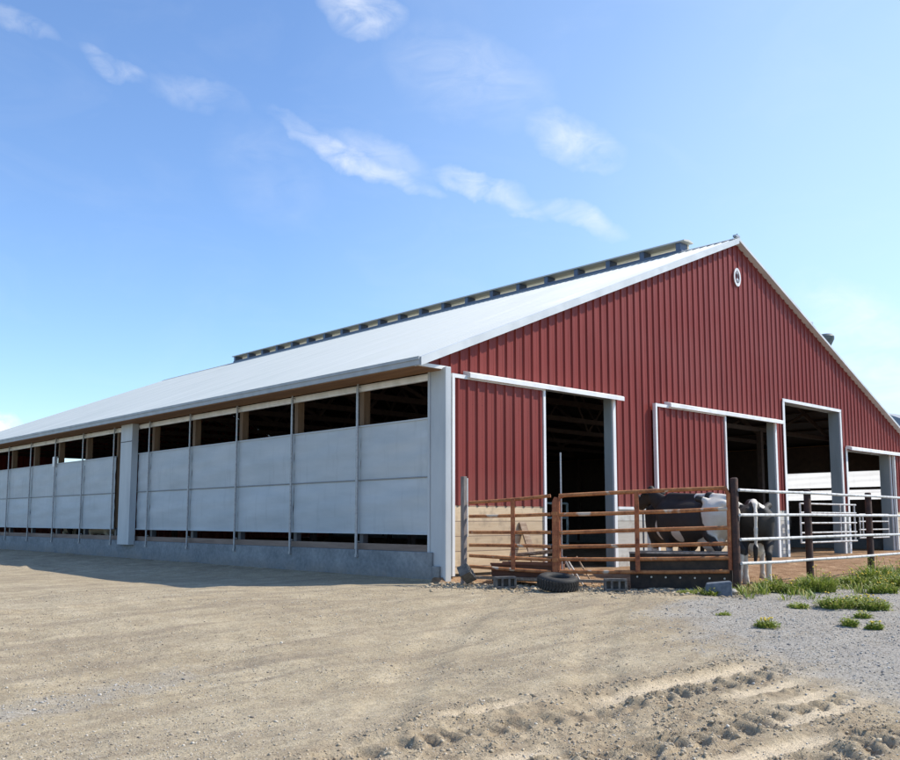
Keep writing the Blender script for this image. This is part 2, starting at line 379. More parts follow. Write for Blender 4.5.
# rusty gate line: from the barn corner to the fence corner post
GA = np.array([.05, -.6]); GB = np.array([2.05, -4.8])
def yard_side(x, y):      # >0 inside the yard
    d = (GB-GA)/np.linalg.norm(GB-GA); n = np.array([-d[1], d[0]])
    s = (x-GA[0])*n[0] + (y-GA[1])*n[1]
    return np.minimum(s, (y+4.8)*1.0)
TRACK_ROT = R(-9)
def track_uv(x, y):
    c, s = math.cos(TRACK_ROT), math.sin(TRACK_ROT)
    dx = x+4; dy = y+8
    return dx*c+dy*s, -dx*s+dy*c
def ground_z(x, y, full=False):
    x = np.asarray(x, float); y = np.asarray(y, float)
    d = np.hypot(x-CAM[0], y-CAM[1])
    z = -.38*(1-sstep(6, 15.5, d))
    ys = yard_side(x, y)
    z = z + .09*sstep(-.1, 1.6, ys)
    inside = (x > -.1) & (x < 22.6) & (y > -.1) & (y < 34.3)
    z = np.where(inside, .10, z)
    z = np.where((x < .1) & (y > .2), z*.5, z)
    far = sstep(60, 200, d)
    near = (1-sstep(9, 26, d))
    z = z + (fbm(x*.35, y*.35, 4, 3)-.5)*.16*(1-inside*1.0)*sstep(0, 3, d)*np.where(d < 60, 1, 0)*.6
    z = z + (fbm(x*2.1, y*2.1, 4, 5)-.5)*.05*(1-inside*1.0)*(near*.7+.3)*np.where(d < 60, 1, 0)
    z = z + (fbm(x*9, y*9, 3, 8)-.5)*.018*(1-inside*1.0)*near
    # yard mud
    z = z + (fbm(x*3.2, y*3.2, 4, 15)-.5)*.11*sstep(.2, 1.0, ys)*(1-inside*1.0)*(d < 40)
    # wheel tracks across the foreground
    u, v = track_uv(x, y)
    edge = (fbm(u*.6+3, v*0+1, 3, 21)-.5)*1.1
    ramp_l = sstep(-5.5, -2.2, u + edge)
    t_on = sstep(1.15, .45, v + edge*.45 + .35*(1-ramp_l)*3.0) * (1-sstep(.5, 1.5, u-.45*v+edge*.3)) * sstep(-8.5, -5.5, u+v*.3) 
    clods = fbm(u*6.5, v*6.5, 4, 31); cl = np.clip((clods-.47)*5, 0, 1)
    roughz = (fbm(u*2.2, v*4.0, 3, 33)-.5)*.055 + cl*.016 + (fbm(u*10, v*12, 3, 35)-.5)*.055 + np.clip(fbm(u*15+5, v*17, 2, 36)-.50, 0, 1)*.14
    # lug prints: chevrons in two lanes
    def lane(v0, w):
        m = sstep(w, w*.75, np.abs(v-v0))
        ph = u*4.2 + np.abs(v-v0)*2.4 + (fbm(u*1.2, v*2, 2, 40)-.5)*2.2
        return m, np.clip(np.sin(ph*2*np.pi/1.05)*1.6, -1, 1)
    tr = 0; pm = np.zeros_like(x)
    for v0, w in ((.05, .16), (-.95, .24), (-1.75, .24)):
        m, s = lane(v0, w); tr = tr + m*(s*.030 - .020); 
    for v0, u0, u1 in ((.30, -1.2, .9), (-.30, -.3, .7), (-.62, -4.2, -2.6), (-.72, -.2, .9), (-1.05, -.7, .9), (-1.5, -3.5, -.8), (.55, -2.6, -1.8)):
        wob = (fbm(u*1.6, v*0+v0, 3, 50)-.5)*.16
        pp = sstep(.13, .05, np.abs(v-v0-wob)) * sstep(u0-.15, u0+.25, u)*sstep(u1+.3, u1-.1, u)
        pm = np.maximum(pm, pp)
    ridge = .06*sstep(.35, 0, np.abs(v-.55+edge*.3))*ramp_l
    zz = (roughz*.50 + ridge*.8)*(1-pm*.9) + tr*(1-pm)*.9 + pm*-.01
    z = z + zz*t_on
    # older faint ruts curving to the barn
    for off in (0, 1.75):
        rr = np.abs(np.hypot(x-14, y+30)-(29.5+off))
        z = z - .028*sstep(.32, .1, rr)*(1-inside*1.0)*(y < -1)
    if not full: return z
    return z, t_on, pm*t_on, ys, inside, d
def gravel_mask(x, y):
    # grey stone by the fence and a streak across the drive
    # signed distance right of the line from (-0.4,-4.3) to (-3.4,-7.9) and on past the ends of the wheel tracks
    q1 = (x+.4)*.768 - (y+4.3)*.640
    q2 = (x+3.3)*.93 - (y+7.9)*.36
    a = sstep(-1.1, 1.3, np.where(y > -7.9, q1, q2))*sstep(-4.55, -5.2, y)*.85
    p = (x+9.0)*.958 + (y+4.76)*.287; q = -(x+9.0)*.287 + (y+4.76)*.958
    b = sstep(.75, .1, np.abs(q))*sstep(-3.5, -1, p)*sstep(3.6, 1.0, p)*.52
    return np.maximum(a, b)
def G(x, y): return float(ground_z(np.array([x]), np.array([y]))[0])

def graded(segs):
    out = [segs[0][0]]
    for a, b, s in segs:
        n = max(1, int(round((b-a)/s))); out += list(np.linspace(a, b, n+1)[1:])
    return np.array(out)
xs = graded([(-1500,-400,275),(-400,-100,60),(-100,-30,10),(-30,-16,1.4),(-16,-11,.25),(-11,-1.5,.025),(-1.5,6,.06),(6,24,.3),(24,60,3),(60,200,20),(200,1500,160)])
yy = graded([(-1500,-300,200),(-300,-60,40),(-60,-20,6),(-20,-12,.5),(-12,-6,.025),(-6,-2,.05),(-2,2,.1),(2,20,.35),(20,40,1.5),(40,100,10),(100,400,50),(400,1500,180)])
GX, GY = np.meshgrid(xs, yy, indexing='ij')
gz, t_on, pm, ys_, ins, dd = ground_z(GX, GY, True)
nx, ny = GX.shape
idx = np.arange(nx*ny).reshape(nx, ny)
F = np.stack([idx[:-1,:-1], idx[1:,:-1], idx[1:,1:], idx[:-1,1:]], -1).reshape(-1, 4)
V = np.stack([GX, GY, gz], -1).reshape(-1, 3)
yardm = sstep(-.15, .35, ys_)*(GX < 60)*(GY < 45); yardm = np.where(ins, .9, yardm)
yardm = np.where((GX < .1) & (GY > .2), 0, yardm)
fieldm = sstep(55, 75, dd)
ground = npmesh('ground', V, F, M['ground'], smooth=True, attrs=dict(gravel=gravel_mask(GX, GY).ravel(), yard=yardm.ravel(),
    turned=t_on.ravel(), pressed=pm.ravel(), field=fieldm.ravel()))
tag(ground, kind='structure')

# ------------------------------------------------------------------ scattered stones and clods (uncountable)
ICO_V = []
ph = (1+5**.5)/2
for a in (-1, 1):
    for b in (-ph, ph): ICO_V += [(0,a,b),(a,b,0),(b,0,a)]
ICO_V = np.array(ICO_V)/math.hypot(1, ph)
def ico_faces():
    f = []
    for i in range(12):
        for j in range(i+1, 12):
            for k in range(j+1, 12):
                e = [np.linalg.norm(ICO_V[p]-ICO_V[q]) for p, q in ((i,j),(j,k),(i,k))]
                if max(e) < 1.1:
                    nrm = np.cross(ICO_V[j]-ICO_V[i], ICO_V[k]-ICO_V[i])
                    f.append((i,j,k) if nrm.dot(ICO_V[i]) > 0 else (i,k,j))
    return np.array(f)
ICO_F = ico_faces()
def scatter(name, xy, size, m, kind_label, flat=.65, sink=.25, tint=None):
    n = len(xy); z = ground_z(xy[:,0], xy[:,1])
    jit = rng.uniform(.6, 1.25, (n, 12, 1)); sc = np.stack([rng.uniform(.7,1.3,n), rng.uniform(.7,1.3,n), np.full(n, flat)*rng.uniform(.7,1.2,n)], -1)
    v = ICO_V[None]*jit*sc[:,None,:]*size[:,None,None]
    a = rng.uniform(0, 6.28, n); c, s = np.cos(a)[:,None], np.sin(a)[:,None]
    vx = v[:,:,0]*c - v[:,:,1]*s; vy = v[:,:,0]*s + v[:,:,1]*c
    v = np.stack([vx + xy[:,0:1], vy + xy[:,1:2], v[:,:,2] + (z + size*(flat-sink)*.6)[:,None]], -1)
    f = ICO_F[None] + (np.arange(n)*12)[:,None,None]
    t = rng.uniform(0, 1, n) if tint is None else tint
    o = npmesh(name, v.reshape(-1,3), f.reshape(-1,3), m, attrs=dict(tint=np.repeat(t, 12)))
    tag(o, kind_label, name.replace('_', ' '), kind='stuff'); return o
def cand(n, dmin, dmax, spread=36, power=1.0):
    d = dmin + (dmax-dmin)*rng.uniform(0, 1, n)**power
    a = math.atan2(.728, .6855) + np.radians(rng.uniform(-spread, spread, n))
    return np.stack([CAM[0]+d*np.cos(a), CAM[1]+d*np.sin(a)], -1)
def outside(p):
    return ~((p[:,0] > -.15) & (p[:,1] > -.1)) 
p = cand(70000, 4.2, 16, 36, 1.15); p = p[outside(p) & (yard_side(p[:,0], p[:,1]) < .1)]
dens = fbm(p[:,0]*1.3, p[:,1]*1.3, 4, 77); p = p[dens + rng.uniform(-.15,.15,len(p)) > .47]
scatter('loose_pebbles', p, np.minimum(.0035*(1+rng.exponential(.55, len(p))), .020), M['pebble'], 'small tan and grey pebbles strewn over the dirt drive')
p = cand(70000, 5, 24, 36, .9); g = gravel_mask(p[:,0], p[:,1])
p = p[(g > rng.uniform(.15, 1.0, len(p))) & outside(p) & (yard_side(p[:,0], p[:,1]) < -.1)]
scatter('grey_gravel', p, np.minimum(.006*(1+rng.exponential(.4, len(p))), .018), M['gravel'], 'crushed grey gravel between the drive and the white fence')
p = cand(34000, 4.2, 12, 36, .8); zz_ = ground_z(p[:,0], p[:,1], True)
p = p[(zz_[1] > .4) & (zz_[2] < .2) & (fbm(p[:,0]*3, p[:,1]*3, 3, 91) > .45)]
scatter('dirt_clods', p, np.minimum(.005*(1+rng.exponential(.75, len(p))), .024), M['clod'], 'broken clods of dry soil thrown up along the wheel tracks', flat=.75)
# rubble and straw along the foot of the gates
t = rng.uniform(-.12, 1.05, 2600); off = rng.normal(-.35, .35, 2600)
dv = (GB-GA)/np.linalg.norm(GB-GA); nv = np.array([-dv[1], dv[0]])
p = GA + t[:,None]*(GB-GA) + off[:,None]*nv
p = p[outside(p)]
scatter('gate_rubble', p, np.minimum(.010*(1+rng.exponential(.8, len(p))), .05), M['clod'], 'lumps of trampled earth along the foot of the rusty gates', flat=.7)
t = rng.uniform(0, 1, 900); off = rng.normal(.0, .55, 900); p = GA + t[:,None]*(GB-GA) + off[:,None]*nv
p = p[outside(p)]; a = rng.uniform(0, 6.28, len(p)); ln = rng.uniform(.03, .12, len(p)); z = ground_z(p[:,0], p[:,1])+.012
c_, s_ = np.cos(a), np.sin(a); w = .004
q = np.stack([np.stack([p[:,0]+i*c_*ln-j*s_*w, p[:,1]+i*s_*ln+j*c_*w, z+k], -1) for i, j, k in ((-1,-1,0),(1,-1,.01),(1,1,.012),(-1,1,0))], 1)
o = npmesh('loose_straw', q.reshape(-1,3), np.arange(len(p)*4).reshape(-1,4), M['straw'], attrs=dict(tint=np.repeat(rng.uniform(0,1,len(p)),4)))
tag(o, 'stray bits of straw on the earth under the rusty gates', 'loose straw', kind='stuff')

# ------------------------------------------------------------------ BARN
W = 22.5; LEN = 34.2; XA = 11.05; ZA = 8.90; SL = .41; BAY = 2.43
def roofz(x): return ZA - SL*abs(x-XA)
barn = empty('barn', (0,0,0))
tag(barn, 'long red and white steel dairy barn with pale curtained side and open doorways', 'barn')

# openings in the gable wall: (x0, x1, ztop)
OPEN = [(2.80, 5.28, 3.90), (10.0, 12.95, 3.95), (13.62, 17.32, 4.58), (17.8, 21.25, 3.40)]
RIB = .262
def siding(mb, x0, x1, zlo, zhi, y, openings=(), rib=RIB, phase=0.0, flip=-1, rh=.030):
    # ribbed sheet: rib profile extruded upward, slanted at the top by zhi(x)
    xsb = []
    k0 = int(math.floor((x0-phase)/rib))-1; k1 = int(math.ceil((x1-phase)/rib))+1
    for k in range(k0, k1+1):
        c = phase + k*rib
        xsb += [(c-.036, 0), (c-.020, rh), (c+.020, rh), (c+.036, 0), (c+rib*.48, 0), (c+rib*.5, .003), (c+rib*.52, 0)]
    def depth(x):
        for (a, b) in zip(xsb[:-1], xsb[1:]):
            if a[0] <= x <= b[0]:
                t = (x-a[0])/max(1e-9, b[0]-a[0]); return a[1]*(1-t)+b[1]*t
        return 0
    br = [x for x, _ in xsb if x0 < x < x1] + [x0, x1] + [v for o in openings for v in o[:2] if x0 < v < x1]
    if x0 < XA < x1: br.append(XA)
    br = sorted(set(round(v, 5) for v in br))
    for a, b in zip(br[:-1], br[1:]):
        if b-a < 1e-4: continue
        m = (a+b)/2; lo = zlo(m) if callable(zlo) else zlo
        for o in openings:
            if o[0] < m < o[1]: lo = max(lo, o[2])
        za = zhi(a) if callable(zhi) else zhi; zb = zhi(b) if callable(zhi) else zhi
        if min(za, zb) <= lo: continue
        ya = y + flip*depth(a); yb = y + flip*depth(b)
        mb.add([(a, ya, lo), (b, yb, lo), (b, yb, zb), (a, ya, za)], [(0,1,2,3)])
DOORLOW = 1.42
mb = MB()
siding(mb, -.58, W+.4, lambda x: 4.0 if (x < .12 or x > W) else DOORLOW, lambda x: roofz(x)-.06, 0.0, OPEN)
gable = mb.build('gable_wall', M['red'], barn)
# far gable
mb = MB(); siding(mb, 0, W, .1, lambda x: roofz(x)-.06, LEN, [(5.2, 8.2, 4.35)], flip=1); siding(mb, 5.2, 8.2, .1, 3.95, LEN, flip=1)
mb.build('far_gable_wall', M['red'], barn)
# low board wall under the siding
mb = MB()
for a, b in ((.14, 2.80), (5.45, 10.0), (13.10, 13.50), (17.45, 17.70), (21.40, W)):
    mb.box(a, b, .0, .16, -.2, DOORLOW+.01)
mb.build_each('base_wall', M['basewall'], barn)
# flashing strip over the low boards
mb = MB()
for a, b in ((5.47, 6.9), (21.45, W)): mb.box(a, b, -.045, .01, DOORLOW-.03, DOORLOW+.03)
mb.build_each('base_flashing', M['white'], barn)
# jambs / linings
for i, (a, b, zt) in enumerate(OPEN):
    dpt = .32 if i > 1 else .20
    mb = MB(); mb.box(b, b+.17, -.012, dpt, 0, zt+.02)
    mb.box(a-.12, a, .01, dpt, 0, zt+.02)
    mb.box(a, b, .01, dpt, zt, zt+.14)
    mb.build_each('door_lining', M['jamb'], barn, bevel=.004)
    mb = MB()
    if i < 3: mb.box(b+.02, b+.12, -.05, -.014, .05, zt+.08)
    else: mb.box(b+.0, b+.10, -.05, -.014, .05, zt)
    if i >= 2:
        mb.box(a-.13, a-.01, -.05, -.032, .05, zt+.08)
    if i == 2: mb.box(a-.13, b+.12, -.056, -.03, zt+.0, zt+.09)
    mb.build_each('door_trim', M['white'], barn)
# sliding door tracks
for a, b, z0 in ((.57, 5.50, 3.87), (7.40, 13.20, 3.90), (17.72, W+.35, 3.40)):
    mb = MB()
    prof = [(-.03, z0+.13), (-.20, z0+.085), (-.23, z0+.065), (-.23, z0-.02), (-.20, z0-.02), (-.03, z0+.05)]
    vs = [(x, y, z) for x in (a, b) for y, z in prof]; n = len(prof)
    mb.add(vs, [tuple(range(n)), tuple(range(2*n-1, n-1, -1))] + [(k, (k+1) % n, n+(k+1) % n, n+k) for k in range(n)])
    tr = mb.build('door_track', M['white'], barn)
# sliding doors
def sliding_door(x0, x1, zt, kick=True):
    e = MB(); siding(e, x0+.05, x1-.05, DOORLOW if kick else .2, zt-.04, -.115, rib=RIB, phase=x0+.18)
    d = e.build('sliding_door', M['red'], barn)
    f = MB()
    f.box(x0, x0+.065, -.155, -.07, .12 if kick else .1, zt); f.box(x1-.065, x1, -.155, -.07, .12, zt)
    f.box(x0+.066, x1-.066, -.155, -.075, zt-.075, zt-.002)
    f.build('door_frame', M['white'], d)
    if kick:
        k = MB(); k.box(x0+.067, x1-.067, -.125, -.085, .16, DOORLOW+.0)
        k.build('kick_boards', M['kick'], d)
    return d
sliding_door(.17, 2.84, 3.90); sliding_door(6.85, 10.10, 3.93)
e = MB(); siding(e, 21.42, W+.25, DOORLOW, 3.40, -.115, phase=.1)
d = e.build('sliding_door', M['red'], barn)
k = MB(); k.box(21.42, W+.25, -.125, -.085, .14, DOORLOW); k.build('kick_boards', M['kick'], d)
f = MB(); f.box(21.36, 21.42, -.155, -.07, .12, 3.40); f.build('door_frame', M['white'], d)

# corner column on the near corner and the far ones
mb = MB(); mb.box(.0, .12, -.17, .33, -.02, 4.0); mb.box(-.022, 0, .27, .33, .5, 3.98); mb.box(-.022, .0, -.17, -.11, .02, 3.98)
mb.build('corner_post', M['trim_grey'], barn, bevel=.005)
mb = MB(); mb.box(W-.1, W+.03, -.04, .3, 0, 4.0); mb.box(0, .15, LEN-.2, LEN+.03, 0, 4.0); mb.build_each('rear_corner_post', M['trim_grey'], barn)
# soffit edge trim at the eave return
mb = MB(); mb.box(-.62, .20, -.075, -.03, 3.965, 4.03); mb.box(.13, .20, -.08, -.035, 3.83, 3.964)
mb.build('eave_return', M['white'], barn)

# roof: ribbed steel slopes with thickness
def slope(sign):
    mb = MB(); xe = -.62 if sign < 0 else W+.42
    prof = []; y = -.16
    pitch = .2286
    while y < LEN+.15:
        prof += [(y, 0), (y+.09, 0), (y+.10, .02), (y+.125, .02), (y+.135, 0)]; y += pitch
    n = len(prof); rows = []
    for x in (xe, XA):
        rows.append([(x, p, roofz(x)+h) for p, h in prof])
    for x in (XA, xe): rows.append([(x, p, roofz(x)-.035) for p, h in prof])
    vs = [v for r in rows for v in r]; fs = []
    for a, b in ((0,1),(2,3),(3,0)):
        for k in range(n-1): fs.append((a*n+k, a*n+k+1, b*n+k+1, b*n+k))
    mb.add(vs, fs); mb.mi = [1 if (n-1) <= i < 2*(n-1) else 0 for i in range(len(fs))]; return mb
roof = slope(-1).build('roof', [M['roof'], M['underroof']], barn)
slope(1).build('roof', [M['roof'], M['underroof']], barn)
# ridge cap
mb = MB()
for s in (-1, 1):
    mb.bar((XA+s*.16, -.17, ZA-.16*SL+.028), (XA+s*.16, LEN+.15, ZA-.16*SL+.028), .33, .012, up=(s*SL, 0, 1))
mb.build('ridge_cap', M['roof'], roof)
# rake trims
mb = MB()
for xa, xb in ((-.64, XA), (XA, W+.43)):
    a = (xa, -.17, roofz(xa)-.055); b = (xb, -.17, roofz(xb)-.055)
    hl = -.125 if xb == XA else -.04
    for (h0, h1, y0, y1) in ((hl, .035, -.19, -.165), (.026, .036, -.165, -.06), (hl, hl+.01, -.165, -.0)):
        vs = [(x, y, roofz(x)-.03+h) for x in (xa, xb) for y in (y0, y1) for h in (h0, h1)]
        mb.add(vs, [(0,1,3,2),(4,6,7,5),(0,4,5,1),(2,3,7,6),(0,2,6,4),(1,5,7,3)])
mb.build('rake_trim', M['rake'], roof)
# dark shadowed foam closure line under the rake
# fascia + soffit
for sgn, xe in ((-1, -.62), (1, W+.42)):
    mb = MB(); x0, x1 = (xe-.045, xe) if sgn < 0 else (xe, xe+.045)
    mb.box(x0, x1, -.16, LEN+.12, 3.965, 4.115)
    mb.box(x0-.02 if sgn < 0 else x1, x0 if sgn < 0 else x1+.02, -.16, LEN+.12, 4.06, 4.118)
    mb.build('fascia', M['gutter'], barn)
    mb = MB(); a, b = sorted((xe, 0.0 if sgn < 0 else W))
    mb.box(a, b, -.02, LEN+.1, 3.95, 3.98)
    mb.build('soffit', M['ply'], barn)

# side walls
cr = MB(); cr.box(-.05, .20, .18, LEN, -.4, .55); cr.box(-.05, .20, -.02, .178, -.4, .30)
cr.build('foundation', M['concrete'], barn, bevel=.01)
cr = MB(); cr.box(W-.2, W+.05, .18, LEN, -.4, .55); cr.build('foundation', M['concrete'], barn)
mb = MB(); mb.box(.05, .09, .33, LEN-.2, .552, .68); mb.build('sill_board', M['sill'], barn)
mb = MB(); mb.box(.01, .07, .33, LEN-.2, 3.80, 3.93); mb.box(-.012, .01, .33, LEN-.2, 3.84, 3.90); mb.build('header_board', M['white'], barn)
def curtain_mesh(y0, y1, z0, z1, x, bow=.03, seed=0):
    ny_, nz_ = 14, 12; V = []; F = []
    for i in range(ny_+1):
        for j in range(nz_+1):
            u = i/ny_; v = j/nz_
            dx = -bow*math.sin(math.pi*v)*(.35+.65*math.sin(math.pi*u)) + .010*math.sin(u*9+seed*2.3+v*2)*math.sin(math.pi*v) + .007*math.sin(v*17+seed*1.7+u*(2+seed%3))*math.sin(math.pi*v)
            V.append((x+dx, y0+(y1-y0)*u, z0+(z1-z0)*v))
    for i in range(ny_):
        for j in range(nz_):
            a = i*(nz_+1)+j; F.append((a, a+1, a+nz_+2, a+nz_+1))
    return V, F
posts_y = [0.33] + [BAY*k for k in range(1, 14)] + [LEN-.15]
for k in range(14):
    y0, y1 = posts_y[k]+.003, posts_y[k+1]-.003
    if k == 0: y0 = .335
    if k == 5: y1 = 13.0
    bw = random.uniform(.025, .06)
    mb = MB(); mb.add(*curtain_mesh(y0, y1, .90, 1.95, .015, bw, k)); mb.add(*curtain_mesh(y0, y1, 1.97, 3.06, .015, bw*.8, k+40))
    c = mb.build('curtain', M['curtain'], barn, smooth=True)
    h = MB(); h.box(-.012, .03, y0, y1, .872, .905); h.box(-.012, .03, y0, y1, 3.055, 3.085); h.build_each('curtain_hem', M['curtain_edge'], c)
    h = MB(); h.tube([(0.0, y0, 1.96), (0.0, y1, 1.96)], .014, 8); h.build('batten', M['batten'], c)
for k in range(1, 14):
    y = BAY*k
    mb = MB(); mb.tube([(-.075, y, .42), (-.075, y, 3.99)], .022, 10); mb.box(-.10, -.05, y-.03, y+.03, .40, .46)
    mb.box(-.075, .0, y-.012, y+.012, 3.88, 3.90); mb.box(-.075, .0, y-.012, y+.012, .70, .72)
    mb.build('guard_pole', M['galv'], barn, smooth=True)
    mb = MB(); mb.box(-.045, -.03, y+.07, y+.10, .56, 3.9); mb.build('cord_strap', M['galv'], barn)
for k in range(0, 15):
    y = min(max(BAY*k, .25), LEN-.25)
    mb = MB(); mb.box(.075 if k else .2, .24, y-.07+.06, y+.07+.06, .92, 4.0); mb.build('wall_stud', M['lumber'], barn)
    mb = MB(); mb.box(.10 if k else .2, .22, y-.06+.06, y+.06+.06, .2, .918); mb.build('shade_dark_stud_foot', M['dark'], barn)  # stud foot coloured dark in place of shade below the curtains
    if 0 < k < 14:
        mb = MB(); mb.box(W-.22, W-.06, y-.07, y+.07, .2, 4.0); mb.build('wall_stud', M['lumber_dark'], barn)
# box housing on the curtain wall
mb = MB(); mb.box(-.22, -.025, 12.98, 13.75, .44, 3.945); 
hs = mb.build('motor_housing', M['trim_grey'], barn, bevel=.006)
mb = MB(); mb.box(-.228, -.218, 12.98, 13.75, 3.42, 3.445); mb.build('housing_seam', M['dark'], hs)
# little winch box
mb = MB(); mb.box(-.07, .03, 19.47, 19.70, 2.98, 3.32); mb.build('winch_box', M['white'], barn, bevel=.01)
# right side wall seen from inside: curtains lit from outside
mb = MB(); mb.box(W-.03, W+.0, .3, 4.84, 2.95, 3.95); mb.box(W-.03, W, .3, 4.84, .55, 1.90); mb.box(W-.03, W, .3, 4.84, 2.27, 2.36); mb.box(W-.03, W, 4.85, LEN, .55, 3.95)  # solid boarding of the far bays is added to darken the interior
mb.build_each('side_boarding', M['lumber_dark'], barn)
for k in range(2):
    y0, y1 = posts_y[k]+.02, posts_y[k+1]-.02
    mb = MB(); mb.add(*curtain_mesh(y0, y1, 1.90, 2.27, W-.01, .01, k)); mb.add(*curtain_mesh(y0, y1, 2.36, 2.95, W-.01, .01, k+3))
    mb.build('curtain', M['curtain_lit'], barn, smooth=True)
# trusses
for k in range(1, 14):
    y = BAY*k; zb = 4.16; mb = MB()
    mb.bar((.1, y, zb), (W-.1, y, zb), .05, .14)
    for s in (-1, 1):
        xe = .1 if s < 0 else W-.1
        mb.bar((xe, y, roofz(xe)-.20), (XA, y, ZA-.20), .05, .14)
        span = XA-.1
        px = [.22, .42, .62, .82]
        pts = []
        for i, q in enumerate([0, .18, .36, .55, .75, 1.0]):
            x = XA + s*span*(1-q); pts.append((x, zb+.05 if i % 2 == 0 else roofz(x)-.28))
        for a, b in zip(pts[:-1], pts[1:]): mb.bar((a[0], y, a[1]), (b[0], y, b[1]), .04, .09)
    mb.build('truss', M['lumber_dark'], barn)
mb = MB()
for s in (-1, 1):
    for i in range(1, 17):
        x = XA + s*.66*i
        if x < .1 or x > W-.1: continue
        mb.bar((x, .05, roofz(x)-.085), (x, LEN-.05, roofz(x)-.085), .09, .04)
mb.build('purlins', M['lumber_dark'], barn)
# interior stall posts and rails
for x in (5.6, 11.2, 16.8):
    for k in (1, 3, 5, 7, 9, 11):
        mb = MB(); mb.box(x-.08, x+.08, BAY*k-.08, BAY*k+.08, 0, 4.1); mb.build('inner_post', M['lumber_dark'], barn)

# open ridge vent
VX0, VX1, VY0, VY1 = 10.88, 11.22, 1.50, 26.8
vent = empty('ridge_vent'); vent.parent = roof
mb = MB(); mb.box(VX0-.05, VX1+.05, VY0, VY1, roofz(VX0)-.12, roofz(VX0)+.085)
mb.build('vent_curb', M['ventcurb'], vent)
mb = MB()
for i in range(21):
    y = VY0+.12 + (VY1-VY0-.24)*i/20
    mb.box(VX0-.04, VX1+.0, y-.075, y+.075, roofz(VX0)+.087, 9.13)
mb.build_each('vent_block', M['ventcurb'], vent)
mb = MB()
vs = []
for y in (VY0-.12, VY1+.06):
    vs += [(VX0-.10, y, 9.13), (XA, y, 9.15), (VX1+.05, y, 9.13), (VX1+.05, y, 9.17), (XA, y, 9.215), (VX0-.10, y, 9.17)]
mb.add(vs, [(0,1,4,5),(1,2,3,4),(6,11,10,7),(7,10,9,8)] + [(k, (k+1) % 6, 6+(k+1) % 6, 6+k) for k in range(6)])
mb.build('vent_cap', [M['ventcap']], vent)
mb = MB(); mb.box(VX1+.002, VX1+.008, VY0, VY1, roofz(VX0)+.087, 9.125); mb.build('added_vent_baffle', M['gap_baffle'], vent)  # translucent baffle added so the gaps between blocks look bright
# exhaust stack on the far slope
st = MB(); c0 = (19.45, 1.2, 0)
st.lathe([(.15, 5.2), (.15, 7.2), (.17, 7.24), (.26, 7.42), (.265, 7.52), (.20, 7.60), (.0, 7.64)], c0, 20)
st.build('ventilator', M['blackplastic'], roof, smooth=True)
st = MB()
for dx, dy in ((-.12,-.1), (.12,-.1), (-.12,.1), (.12,.1)): st.tube([(18.1+dx, 1.2+dy, 5.9), (18.1+dx, 1.2+dy, 7.85)], .012, 6)
for z in (7.2, 7.5, 7.83):
    st.tube([(17.98, 1.1, z), (18.22, 1.1, z), (18.22, 1.3, z), (17.98, 1.3, z), (17.98, 1.1, z)], .012, 6)
st.build('mast_bracket', M['white'], roof)
st = MB(); st.tube([(XA+.05, -.1, ZA), (XA+.05, -.1, ZA+.15)], .02, 6); st.box(XA-.1, XA+.12, -.15, -.05, ZA+.03, ZA+.09); st.build('ridge_finial', M['galv'], roof)

# round emblem high on the gable: pale oval ring with a small figure inside
em = MB(); cx_, cz_ = 11.12, 7.83
n = 32
ring = []
for rr, yy_ in ((.175, -.035), (.18, -.06), (.125, -.06), (.12, -.035)):
    for k in range(n):
        t = 2*math.pi*k/n
        ring.append((cx_+rr*math.cos(t), yy_, cz_+rr*1.45*math.sin(t)))
fs = [((i*n+k), i*n+(k+1) % n, ((i+1) % 4)*n+(k+1) % n, ((i+1) % 4)*n+k) for i in range(4) for k in range(n)]
em.add(ring, fs)
emb = em.build('emblem', M['white'], barn)
em = MB()
em.lathe([(0, -.06), (.055, -.04), (.07, 0), (.05, .05), (0, .07)], (0,0,0), 14)
em.v = [(cx_+a, -.05+b*.35, cz_-.09+c) for a, b, c in em.v]
k0 = len(em.v)
m2 = MB(); m2.lathe([(0, -.05), (.035, -.03), (.045, 0), (.03, .04), (0, .05)], (0,0,0), 12)
em.add([(cx_-.01+a, -.05+b*.35, cz_+.11+c) for a, b, c in m2.v], m2.f)
em.tube([(cx_, -.05, cz_-.25), (cx_, -.05, cz_+.25)], .014, 6)
em.build('emblem_figure', M['galv'], emb)

# ------------------------------------------------------------------ distant shed beyond the barn
sh = empty('machine_shed', (60, 15.5, 0), R(-8))
tag(sh, 'grey roofed shed seen past the right end of the barn roof', 'shed')
mb = MB(); mb.box(0, 22, -9, 9, 0, 5.6); mb.build('wall', M['shed_wall'], sh)
mb = MB()
vs = [(-.6, -9.6, 5.5), (-.6, 9.6, 5.5), (22.6, -9.6, 5.5), (22.6, 9.6, 5.5), (1.2, 0, 9.55), (21.2, 0, 9.35)]
mb.add(vs, [(0,4,1), (0,2,5,4), (1,4,5,3), (2,3,5), (0,1,3,2)])
mb.build('roof', M['shed_roof'], sh)
mb = MB(); mb.box(-.06, -.0, -3, 2, .0, 4.2); mb.build('door', M['dark'], sh)

